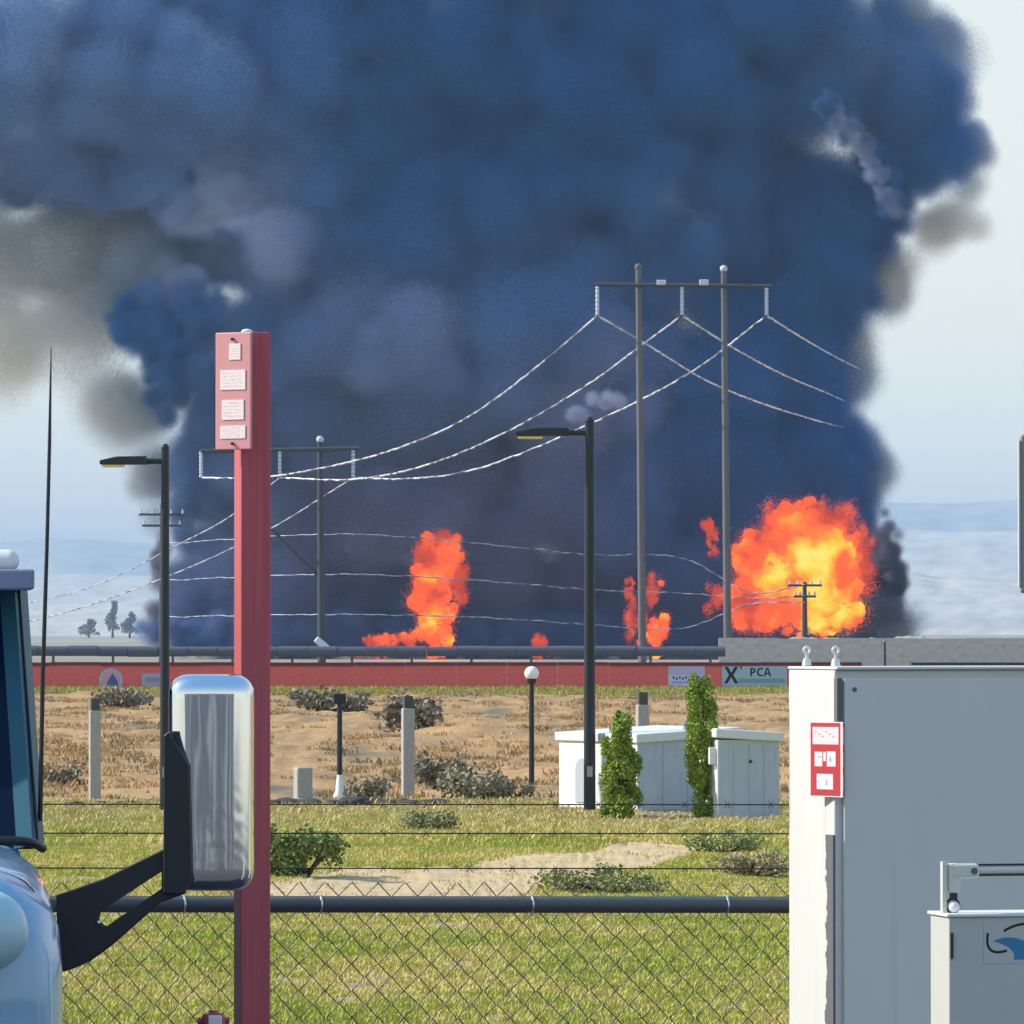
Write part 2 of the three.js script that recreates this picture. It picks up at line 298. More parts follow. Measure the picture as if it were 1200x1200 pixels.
// ---------------------------------------------------------------- middle distance: barrier, beam, berm, posts, sheds, lamps
const darkSteel = mat(C(0.018, 0.024, 0.034), 0.45, 0.3), galv = mat(C(0.30, 0.33, 0.36), 0.5, 0.3), concrete = mat(C(1, 1, 1), 0.9);
concrete.map = worn([0.36, 0.35, 0.33], 0.3);
{
  const d = 254, a = at(-60, 806, d), b = at(1010, 803, d), t = thing('barrier_wall', 'long low red barrier wall across the field behind the dirt', 'wall', V((a.x + b.x) / 2, 0, -d));
  const red = mat(C(1, 1, 1), 0.75); red.map = worn([0.74, 0.125, 0.11], 0.25);
  const cap = mat(C(0.16, 0.022, 0.04), 0.8), H = at(0, 776, d).y, n = 18, L = b.x - a.x, pw = L / n;
  for (let i = 0; i < n; i++) { part(t, 'panel', box(pw - 0.006, H - 0.16, 0.12, -L / 2 + pw * (i + 0.5), (H - 0.16) / 2, 0), red); part(t, 'coping', box(pw - 0.01, 0.16, 0.2, -L / 2 + pw * (i + 0.5), H - 0.08 + 0.025 * noise(i * 1.7, 2), 0), cap); }
  const banner = (x0, x1, y0, y1, draw, name, label) => {
    const w = (x1 - x0) * M(d), h = (y1 - y0) * M(d), cv = document.createElement('canvas'); cv.width = 256; cv.height = Math.round(256 * h / w); const k = cv.getContext('2d'); draw(k, cv.width, cv.height);
    const tx = new THREE.CanvasTexture(cv); tx.colorSpace = THREE.SRGBColorSpace; const c = at((x0 + x1) / 2, (y0 + y1) / 2, d);
    const bt = thing(name, label, 'banner', V(c.x, c.y - h / 2, -d + 0.075)); part(bt, 'cloth', box(w, h, 0.012, 0, h / 2, 0), new THREE.MeshStandardMaterial({ map: tx, roughness: 0.7 }));
    parts(bt, 'eyelet', [-1, 1].flatMap((s) => [0.04, h - 0.04].map((yy) => { const g = new THREE.TorusGeometry(0.02, 0.007, 5, 10); g.translate(s * (w / 2 - 0.05), yy, 0.008); return g; })), galv);
  };
  banner(783, 826, 780, 804, (k, w, h) => { k.fillStyle = '#b5add0'; k.fillRect(0, 0, w, h); k.fillStyle = '#c3c2e0'; k.fillRect(0, h * 0.45, w, h * 0.55); k.fillStyle = '#4a4d80'; for (let i = 0; i < 9; i++) k.fillRect(w * (0.12 + i * 0.085), h * (0.52 + 0.05 * (i % 2)), w * 0.05, h * 0.13); k.fillStyle = '#7c7fae'; k.fillRect(w * 0.1, h * 0.8, w * 0.7, h * 0.05); }, 'banner', 'small lilac banner left of the tall evergreen on the red barrier');
  banner(846, 922, 778, 804, (k, w, h) => {
    k.fillStyle = '#9fb4c6'; k.fillRect(0, 0, w, h); k.fillStyle = '#6f9c9c'; k.fillRect(w * 0.25, h * 0.66, w * 0.72, h * 0.2); k.fillStyle = '#121826';
    k.textBaseline = 'middle'; k.font = 'bold ' + Math.round(h * 1.05) + 'px sans-serif'; k.fillText('X', w * 0.03, h * 0.52); k.font = 'bold ' + Math.round(h * 0.52) + 'px sans-serif'; k.fillText('PCA', w * 0.42, h * 0.38); k.fillText("'", w * 0.27, h * 0.3);
  }, 'banner', 'pale blue banner with black letters beside the grey cabinet');
  banner(166, 196, 789, 805, (k, w, h) => { k.fillStyle = '#a79fbe'; k.fillRect(0, 0, w, h); k.fillStyle = '#8d86ab'; k.fillRect(w * 0.15, h * 0.3, w * 0.7, h * 0.35); }, 'banner', 'plain grey lilac banner just left of the chrome mirror');
  const c = at(130, 797, d), rt = thing('round_sign', 'round white and blue logo sign on the red barrier', 'sign', V(c.x, c.y - 0.6, -d + 0.08)), R = 14 * M(d);
  const disc = (r, z, m, n, x = 0, y = 0) => { const g = new THREE.CylinderGeometry(r, r, 0.015, 32); g.rotateX(Math.PI / 2); g.translate(x, 0.6 + y, z); return part(rt, n, g, m); };
  disc(R, 0, mat(C(0.42, 0.40, 0.58), 0.6), 'disc'); disc(R * 0.78, 0.012, mat(C(0.55, 0.32, 0.38), 0.6), 'ring'); 
  const drop = new THREE.Shape(); drop.moveTo(0, R * 0.7); drop.bezierCurveTo(R * 0.25, R * 0.2, R * 0.5, 0, R * 0.45, -R * 0.3); drop.absarc(0, -R * 0.3, R * 0.45, 0, -Math.PI, true); drop.bezierCurveTo(-R * 0.5, 0, -R * 0.25, R * 0.2, 0, R * 0.7);
  const dg = new THREE.ExtrudeGeometry(drop, { depth: 0.012, bevelEnabled: false, curveSegments: 10 }); dg.translate(R * 0.15, 0.6 - R * 0.1, 0.02); part(rt, 'emblem', dg, mat(C(0.06, 0.09, 0.33), 0.6));
  part(rt, 'bracket', box(0.1, R * 1.2, 0.02, 0, 0.6 - R * 0.7, -0.02), darkSteel);
}
{
  const d = 272, a = at(-60, 763, d), b = at(850, 763, d), t = thing('pipe_rail', 'long dark raised pipe rail in front of the flames', 'rail', V((a.x + b.x) / 2, 0, -d)), y0 = at(0, 769, d).y, y1 = at(0, 757, d).y, L = b.x - a.x, R = (y1 - y0) / 2;
  const steel = mat(C(0.085, 0.095, 0.125), 0.8, 0.0), n = 26;
  for (let i = 0; i < n; i++) { const k = R * (0.92 + 0.16 * rnd()), g = new THREE.CylinderGeometry(k, k, L / n - 0.02, 14); g.rotateZ(Math.PI / 2); g.translate(-L / 2 + (i + 0.5) * L / n, (y0 + y1) / 2 + 0.05 * noise(i * 0.6, 1), 0.05 * noise(i * 0.7, 5)); part(t, 'pipe', g, steel); if (i % 2) part(t, 'post', cyl(0.06, 0.06, y0 + 0.03, -L / 2 + (i + 0.5) * L / n, 0, 0, 8), steel); }
}
{
  // grey precast wall on the right, and the earth heaped along its top
  const pale = mat(C(1, 1, 1), 0.9); pale.map = worn([0.48, 0.445, 0.39], 0.3);
  const d = 300, a = at(842, 745, d), b = at(1420, 745, d), t = thing('concrete_wall', 'long grey concrete wall below the fireball behind the cabinet', 'wall', V((a.x + b.x) / 2, 0, -d)), L = b.x - a.x, n = 8, pw = L / n;
  for (let i = 0; i < n; i++) { const h = at(0, 748, d).y + 0.05 * noise(i * 1.3, 4); part(t, 'panel', box(pw - 0.004, h, 0.25, -L / 2 + (i + 0.5) * pw, h / 2, 0.02 * noise(i * 2.3, 1)), pale); }
  const pos = [], idx = [], nx = 240, nz = 6;
  for (let i = 0; i <= nz; i++) for (let k = 0; k <= nx; k++) {
    const x = lerp(-L / 2 + 0.2, L / 2, k / nx), q = i / nz, h0 = at(0, 748, d).y - 0.25, h = h0 + (0.30 + 0.24 * fbm(x * 0.7, 3, 1, 4) + 0.12 * fbm(x * 3, 9, 2, 2)) * smooth(k, 0, 22);
    pos.push(x, i === 0 || i === nz ? 0 : lerp(h0 * 0.8, h, Math.sin(q * Math.PI)), -0.16 - 2.2 * q);
  }
  for (let i = 0; i < nz; i++) for (let k = 0; k < nx; k++) { const e = i * (nx + 1) + k; idx.push(e, e + 1, e + nx + 2, e, e + nx + 2, e + nx + 1); }
  const g = new THREE.BufferGeometry(); g.setAttribute('position', new THREE.Float32BufferAttribute(pos, 3)); g.setIndex(idx); g.setAttribute('uv', new THREE.Float32BufferAttribute(pos.filter((_, k) => k % 3 !== 1), 2)); g.computeVertexNormals();
  const m = mat(C(1, 1, 1), 1); m.map = worn([0.34, 0.31, 0.27], 0.4); m.map.repeat.set(0.3, 0.3);
  const bank = top('earth_bank', g, m, 'low uneven earth bank along the top of the grey wall', 'bank', null, 'structure'); bank.position.copy(t.position);
  const p = at(1037, 778, 296), s = thing('marker_post', 'thin dark post on the grey bank right of the fireball', 'post', V(p.x, 0, -296)); part(s, 'pole', cyl(0.07, 0.05, at(0, 752, 296).y), darkSteel); part(s, 'pole_cap', cyl(0.09, 0.09, 0.08, 0, at(0, 752, 296).y, 0), galv);
  const q = at(1150, 778, 292), r = thing('low_rail', 'dark low rail on the grey bank behind the cabinet top', 'rail', V(q.x, 0, -292)); part(r, 'beam', box(7, 0.14, 0.14, 0, at(0, 778, 292).y, 0), darkSteel); for (const s2 of [-3, -1, 1, 3]) part(r, 'post', cyl(0.06, 0.06, at(0, 778, 292).y, s2, 0, 0, 8), darkSteel);
}
// dark kerb where lawn meets dirt
{
  const d = 81.2, gs = [];
  for (let i = 0; i < 230; i++) { const x = -6.8 + i * 0.036 + rr(-0.05, 0.05), big = x > -3.6 && x < -0.9, r = (big ? rr(0.05, 0.12) : rr(0.02, 0.06)); const g = new THREE.IcosahedronGeometry(r, 1); g.scale(rr(1, 2.2), rr(0.5, 0.9), 1); g.rotateY(rnd() * 3); g.translate(x, groundY(x, -d) + r * 0.35, -d + rr(-0.12, 0.12)); gs.push(g); }
  top('dark_clods', gs, mat(C(0.05, 0.045, 0.04), 0.95), 'dark clods heaped along the edge of lawn and dirt', 'soil heap', null, 'stuff');
}
{
  const n = 1900, ico = new THREE.IcosahedronGeometry(1, 0), st = shade(new THREE.InstancedMesh(ico, new THREE.MeshStandardMaterial({ roughness: 0.95 }), n)), m4 = new THREE.Matrix4(), q = new THREE.Quaternion(), c = new THREE.Color();
  for (let i = 0; i < n; i++) {
    let d, x, s;
    if (i < 700) { d = rr(74, 79); x = rr(1.6, 4.4); s = rr(0.012, 0.06); } else if (i < 1300) { d = rr(52, 58); x = rr(2.4, 4.3); s = rr(0.008, 0.035); } else { d = rr(86, 205); x = rr(-0.09, 0.09) * d; s = rr(0.015, 0.06) * (rnd() < 0.06 ? 1.6 : 1); if (fbm(x * 0.4, d * 0.1, 3, 2) < 0) s *= 0.4; }
    q.set(rnd(), rnd(), rnd(), rnd()).normalize(); m4.compose(V(x, groundY(x, -d) + s * 0.2, -d), q, V(s, s * 0.7, s * 0.9)); st.setMatrixAt(i, m4); const k = rr(0.7, 1.2); st.setColorAt(i, c.setRGB(0.42 * k, 0.33 * k, 0.24 * k));
  }
  st.name = 'stones'; scene.add(tag(st, 'scattered pale stones on the dirt and by the sheds', 'stones', null, 'stuff'));
}
{
  const n = 3000, g = shade(new THREE.InstancedMesh(bladeTuft(34, 0.13, 0.010, 0.14), leafMat, n)), m4 = new THREE.Matrix4(), q = new THREE.Quaternion(), col = new THREE.Color();
  for (let i = 0; i < n; i++) {
    let d, x; do { d = 84 + 126 * Math.pow(rnd(), 0.9); x = rr(-0.095, 0.095) * d; } while (fbm(x * 0.3, d * 0.1, 14, 3) < 0.02 && rnd() < 0.9);
    const s = rr(0.4, 1.0), k = rnd(); m4.compose(V(x, groundY(x, -d), -d), q.setFromAxisAngle(V(0, 1, 0), rnd() * 6.28), V(s * 1.5, s, s * 1.5)); g.setMatrixAt(i, m4);
    g.setColorAt(i, k < 0.3 ? col.setRGB(0.22, 0.19, 0.10) : col.setRGB(lerp(0.32, 0.54, k), lerp(0.22, 0.34, k), lerp(0.09, 0.14, k)));
  }
  g.name = 'dry_scrub'; scene.add(tag(g, 'dry brown scrub dotted over the tan dirt field', 'dry scrub', null, 'stuff'));
}
// posts on the dirt
const onGround = (x, y) => { const d = EYE * F / (y - HORIZON), p = at(x, y, d); return { d, p: V(p.x, groundY(p.x, -d), -d) }; };
for (const [x, y, h, w, l] of [[111, 937, 118, 13, 'grey square post left of the chrome mirror'], [478, 935, 118, 14, 'grey square post in the middle of the dirt field'], [753, 934, 122, 14, 'grey square post behind the white roofed shed']]) {
  const { d, p } = onGround(x, y), t = thing('concrete_post', l, 'post', p, 0.2, 'grey posts standing on the dirt field'), H = h * M(d), W = w * M(d);
  part(t, 'shaft', box(W, H * 0.88 + 0.05, W, 0, H * 0.44 - 0.025, 0, 0.02), concrete); part(t, 'head', box(W * 0.75, H * 0.12, W * 0.75, 0, H * 0.94, 0), mat(C(0.07, 0.08, 0.08), 0.9));
}
{
  const { d, p } = onGround(355, 940), t = thing('concrete_stump', 'short grey concrete stump by the dark edging', 'stump', p, 0.3), s = M(d); part(t, 'shaft', box(19 * s, 42 * s, 19 * s, 0, 21 * s, 0, 0.03), concrete); part(t, 'footing', box(27 * s, 6 * s, 27 * s, 0, 3 * s, 0, 0.02), concrete);
}
{
  const { d, p } = onGround(398, 938), t = thing('marker_post', 'dark post with flared white base on the dirt', 'post', p), s = M(d);
  const base = new THREE.LatheGeometry([[0, 0], [8, 0], [8, 7], [5, 12], [3, 32], [0, 32]].map(([r, y]) => new THREE.Vector2(r * s, y * s)), 18);
  part(t, 'base', base, mat(C(0.72, 0.73, 0.74), 0.6)); part(t, 'pole', cyl(3.2 * s, 3 * s, 88 * s, 0, 31 * s, 0), darkSteel); part(t, 'head', box(15 * s, 12 * s, 8 * s, 0, 120 * s, 0, 0.02), darkSteel);
}
{
  const { d, p } = onGround(623, 928), t = thing('globe_post', 'thin dark post with white globe on top', 'post', p), s = M(d), g = new THREE.SphereGeometry(8.5 * s, 20, 14); g.translate(0, 134 * s, 0);
  part(t, 'pole', cyl(3.4 * s, 2.8 * s, 128 * s), darkSteel); part(t, 'globe', g, mat(C(0.82, 0.82, 0.8), 0.25)); part(t, 'collar', cyl(5 * s, 6 * s, 6 * s, 0, 122 * s, 0), darkSteel);
}
// sheds
{
  const wall = mat(C(1, 1, 1), 0.7), roofM = mat(C(1, 1, 1), 0.6), dark = mat(C(0.02, 0.024, 0.03), 0.6);
  wall.map = mottle(256, (u, v) => { const k = 1 + 0.12 * fbm(u * 6, v * 6, 2, 5) - 0.16 * smooth(fbm(u * 20, v * 1.5, 6, 3), 0.1, 0.5); return [0.43 * k, 0.48 * k, 0.55 * k]; }); roofM.map = worn([0.66, 0.67, 0.67], 0.15);
  const litSideM = mat(C(1, 1, 1), 0.6); litSideM.map = worn([0.74, 0.74, 0.72], 0.12);
  const shed = (label, cx, cy, xl, xr, ytop, depth, yaw, lean) => {
    const { d, p } = onGround(cx, cy), s = M(d), t = thing('utility_shed', label, 'shed', p, yaw), W = (xr - xl) * s / Math.cos(yaw), x0 = (xl - cx) * s, H = (cy - ytop) * s;
    part(t, 'wall', box(W, H - 0.12, depth, x0 + W / 2, (H - 0.12) / 2, -depth / 2), wall);
    part(t, 'lit_side_panel', box(0.012, H - 0.13, depth - 0.02, x0 - 0.004, (H - 0.13) / 2 + 0.004, -depth / 2), litSideM);  // whiter panel on the sunward side: sunlight put into its colour
    part(t, 'plinth', box(W + 0.03, 0.05, depth + 0.03, x0 + W / 2, 0.025, -depth / 2), concrete);
    const rf = box(W + 0.1, 0.12, depth + 0.1, 0, 0.06, 0, 0.02); rf.rotateZ(lean); rf.translate(x0 + W / 2, H - 0.12, -depth / 2); part(t, 'roof', rf, roofM);
    for (let i = 1; i < 4; i++) part(t, 'seam', box(0.012, H - 0.2, 0.012, x0 + W * i / 4, (H - 0.16) / 2, 0.004), wall);
    const knob = new THREE.SphereGeometry(0.022, 10, 8); knob.translate(x0 + W * 0.52, H * 0.66, 0.02); part(t, 'handle', knob, dark);
    return { t, W, x0, H, depth };
  };
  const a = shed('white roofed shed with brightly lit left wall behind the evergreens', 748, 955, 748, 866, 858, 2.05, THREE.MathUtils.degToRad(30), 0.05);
  const door = new THREE.Shape(); door.moveTo(-0.17, 0.1); door.lineTo(0.17, 0.1); door.lineTo(0.17, 0.52); door.absarc(0, 0.52, 0.17, 0, Math.PI, false); const dg = new THREE.ExtrudeGeometry(door, { depth: 0.02, bevelEnabled: false }); dg.rotateY(-Math.PI / 2); dg.translate(a.x0 - 0.008, 0.02, -1.42); part(a.t, 'door', dg, mat(C(0.42, 0.44, 0.48), 0.5));
  part(a.t, 'vent_pipe', cyl(0.02, 0.02, 0.2, a.x0 + a.W * 0.55, a.H - 0.05, -0.2, 8), roofM);
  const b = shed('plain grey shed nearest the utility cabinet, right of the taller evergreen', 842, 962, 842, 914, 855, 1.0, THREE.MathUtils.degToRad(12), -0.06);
  part(b.t, 'meter_box', box(0.09, 0.22, 0.08, b.x0 - 0.056, b.H * 0.72, -0.1, 0.01), roofM);
}
// street lamps
function lamp(x, yb, yt, w, tip, yarm, label) {
  const { d, p } = onGround(x, yb), s = M(d), t = thing('street_lamp', label, 'street lamp', p, 0, 'dark street lamps along the lawn'), H = (yb - yt) * s, A = (x - tip) * s, ya = (yb - yarm) * s;
  part(t, 'pole', cyl(w * s / 2 * 1.08, w * s / 2 * 0.86, H, 0, 0, 0, 16), darkSteel);
  part(t, 'base_plate', box(w * s * 2, 0.03, w * s * 2, 0, 0.015, 0), darkSteel);
  part(t, 'pole_cap', cyl(w * s / 2, w * s * 0.2, 0.05, 0, H, 0, 16), darkSteel);
  part(t, 'arm', rod(V(0, ya, 0), V(-A * 0.45, ya, 0), 0.04, 0.035), darkSteel);
  const sh = new THREE.Shape(); sh.moveTo(-A, 0.0); sh.lineTo(-A * 0.75, 0.05); sh.lineTo(-A * 0.3, 0.055); sh.lineTo(-A * 0.28, -0.035); sh.lineTo(-A, -0.03);
  const hg = new THREE.ExtrudeGeometry(sh, { depth: 0.28, bevelEnabled: true, bevelSize: 0.012, bevelThickness: 0.012, bevelSegments: 2 }); hg.translate(0, ya, -0.14);
  const head = part(t, 'lamp_head', hg, darkSteel);
  const lg = box(A * 0.34, 0.035, 0.22, -A * 0.81, ya - 0.062, 0, 0.01); part(head, 'lens', lg, new THREE.MeshPhysicalMaterial({ color: C(0.75, 0.62, 0.25), roughness: 0.2, clearcoat: 1 }));
  part(t, 'hand_hole', box(w * s * 0.5, 0.14, 0.02, 0, 0.55, w * s / 2), galv);
}
lamp(691, 953, 494, 13, 605, 508, 'dark street lamp with arm to the left in front of the white shed');
lamp(193, 951, 523, 11, 118, 539, 'dark street lamp with arm to the left behind the chrome mirror');

// ---------------------------------------------------------------- power line
const wood = mat(C(1, 1, 1), 0.9); wood.map = worn([0.135, 0.13, 0.125], 0.4, 3);
const woodDark = mat(C(1, 1, 1), 0.9); woodDark.map = worn([0.06, 0.06, 0.065], 0.4, 3);
const insul = mat(C(0.55, 0.57, 0.6), 0.3), wireM = mat(C(0.72, 0.73, 0.76), 0.4, 0.2, { vertexColors: true }), dimWire = mat(C(0.40, 0.40, 0.48), 0.5, 0.2, { vertexColors: true });
function hframe(d, poles, ybase, ytop, arm, yarm, hangs, yhang, label, m, lean) {
  const t = thing('transmission_tower', label, 'power pole', V(at(poles[0], 700, d).x, 0, -d)), s = M(d), out = [];
  for (const [i, px] of poles.entries()) { const a = at(px + lean, ybase, d); a.y = 0; wpart(t, 'pole', rod(a, at(px, ytop + i * 2, d), 4.8 * s, 3.2 * s, 12), m); const cap = new THREE.SphereGeometry(4.4 * s, 10, 8); cap.translate(...at(px, ytop + i * 2 - 1, d).toArray()); wpart(t, 'pole_cap', cap, i ? insul : m); }
  const a = at(arm[0], yarm[0], d), b = at(arm[1], yarm[1], d); a.z += 0.28; b.z += 0.28; wpart(t, 'crossarm', rod(a, b, 2.6 * s, 2.6 * s, 8), woodDark);
  for (const px of hangs) { const p0 = at(px, lerp(yarm[0], yarm[1], (px - arm[0]) / (arm[1] - arm[0])), d), p1 = at(px, yhang, d), gs = []; p0.z += 0.28; p1.z += 0.28; for (let i = 0; i < 7; i++) { const q = p0.clone().lerp(p1, (i + 0.5) / 7); gs.push(cyl(2.6 * s, 1.6 * s, (yhang - yarm[0]) * s / 7.6, q.x, q.y - 0.08, q.z, 10)); } wpart(t, 'insulator', gs, insul); out.push(p1); }
  return { t, out };
}
const A = hframe(350, [748, 848], 752, 314, [698, 905], [334, 336], [700, 799, 898], 370, 'taller right two pole transmission tower rising before the fire', wood, 5);
const B = hframe(384, [281, 375], 752, 514, [235, 421], [529, 526], [236, 328, 414], 560, 'shorter left two pole transmission tower behind the red post', woodDark, 2);
wpart(B.t, 'brace', rod(at(318, 620, 384.3), at(378, 680, 384.3), 0.12, 0.12), woodDark);
parts(A.t, 'crossarm_fitting', [box(0.55, 0.3, 0.3, ...at(775, 331, 349.4).toArray(), 0.05), box(0.55, 0.34, 0.3, ...at(825, 331, 349.4).toArray(), 0.05)], insul, true);
function wire(name, pts, r, m, label, group, ripple = 0.05, low = 0.12) {
  const curve = new THREE.CatmullRomCurve3(pts), n = 160, path = [], g0 = V();
  for (let i = 0; i <= n; i++) { const p = curve.getPoint(i / n); p.y += ripple * noise(i * 0.55, pts[0].x * 3.1, 2); path.push(p.clone()); }
  const fr = new THREE.TubeGeometry(new THREE.CatmullRomCurve3(path), n * 2, r, 6), cl = [], pv = fr.attributes.position;
  for (let i = 0; i < pv.count; i++) { const k = Math.floor(i / 7), w = clamp(0.62 + 1.1 * noise(k * 0.31, pts[0].x) + 0.5 * noise(k * 0.9, pts[0].y), low, 1); cl.push(w, w, w); }  // broken glints along the cable put into its vertex colours
  fr.setAttribute('color', new THREE.Float32BufferAttribute(cl, 3));
  return top(name, fr, m, label, 'cable', group);
}
wire('power_cable', [A.out[0], at(650, 413, 353), at(550, 488, 361), at(470, 524, 367), at(380, 548, 374), at(300, 560, 380), B.out[0]], 0.062, wireM, 'leftmost silver cable sagging from the taller tower to the shorter one');
wire('power_cable', [A.out[1], at(745, 410, 353), at(690, 450, 357), at(600, 503, 363), at(500, 545, 371), at(410, 562, 379), B.out[1]], 0.062, wireM, 'middle silver cable sagging from the taller tower to the shorter one');
wire('power_cable', [A.out[2], at(815, 433, 354), at(680, 502, 364), at(560, 549, 372), at(480, 561, 379), B.out[2]], 0.062, wireM, 'rightmost silver cable sagging from the taller tower to the shorter one');
wire('power_cable', [A.out[0], at(760, 405, 385), at(830, 447, 430), at(900, 475, 478), at(972, 497, 532), at(994, 502, 552)], 0.07, wireM, 'lowest silver cable running right from the taller tower', null, 0.05, 0.2);
wire('power_cable', [A.out[1], at(860, 408, 400), at(920, 440, 465), at(972, 462, 530), at(996, 473, 552)], 0.068, wireM, 'middle silver cable running right from the taller tower', null, 0.05, 0.2);
wire('power_cable', [A.out[2], at(950, 402, 440), at(992, 425, 530), at(1012, 435, 552)], 0.066, wireM, 'highest silver cable running right from the taller tower', null, 0.05, 0.2);
wire('power_cable', [B.out[2], at(385, 578, 386), at(320, 618, 392), at(205, 672, 404), at(60, 722, 420), at(-120, 752, 440)], 0.045, wireM, 'lower silver cable running left from the shorter tower');
wire('power_cable', [B.out[1], at(270, 605, 392), at(205, 640, 402), at(100, 690, 416), at(-120, 735, 440)], 0.045, wireM, 'upper silver cable running left from the shorter tower');
for (const [i, y] of [640, 681, 722].entries()) wire('distribution_wire', [at(190, y - 3 + i * 2, 469), at(420, y - 14 + i * 6, 455), at(570, y - 2 + i * 2, 455), at(690, y + 10, 455), at(800, y + 14, 455), at(880, 694 + i * 7, 452), at(943, [685, 698, 706][i], 449.6)], 0.042, dimWire, ['top', 'middle', 'lowest'][i] + ' of three faint lilac wires crossing in front of the smoke', null, 0.1);
// small distribution poles
function dpole(x, d, ytop, arms, label) {
  const p = at(x, ytop, d), t = thing('utility_pole', label, 'utility pole', V(p.x, 0, -d)), s = M(d);
  part(t, 'pole', cyl(4 * s, 2.4 * s, p.y, 0, 0, 0, 10), woodDark);
  for (const [y, w] of arms) { const yy = at(x, y, d).y, c = part(t, 'crossarm', box(w * s, 2.6 * s, 0.16, 0, yy, 0.2), woodDark); parts(c, 'insulator', [-0.45, -0.2, 0.2, 0.45].map((k) => cyl(1.5 * s, 0.9 * s, 5 * s, k * w * s, yy + 1 * s, 0.2, 8)), insul); }
}
dpole(943, 450, 682, [[686, 40], [699, 26]], 'small wooden utility pole in front of the fireball');
dpole(190, 470, 590, [[603, 54], [616, 46]], 'small wooden utility pole hidden behind the left street lamp');
{
  const d = 330, p = at(380, 757, d), t = thing('pole_switch', 'small white switch box at the foot of the left tower', 'switch box', V(p.x, 0, -d)), s = M(d), y = p.y;
  const g = box(26 * s, 8 * s, 0.35, 0, 0, 0, 0.08); g.rotateZ(-0.7); g.translate(0, y, 0); part(t, 'housing', g, mat(C(0.62, 0.64, 0.68), 0.4)); part(t, 'pole', cyl(0.09, 0.09, y), darkSteel);
}

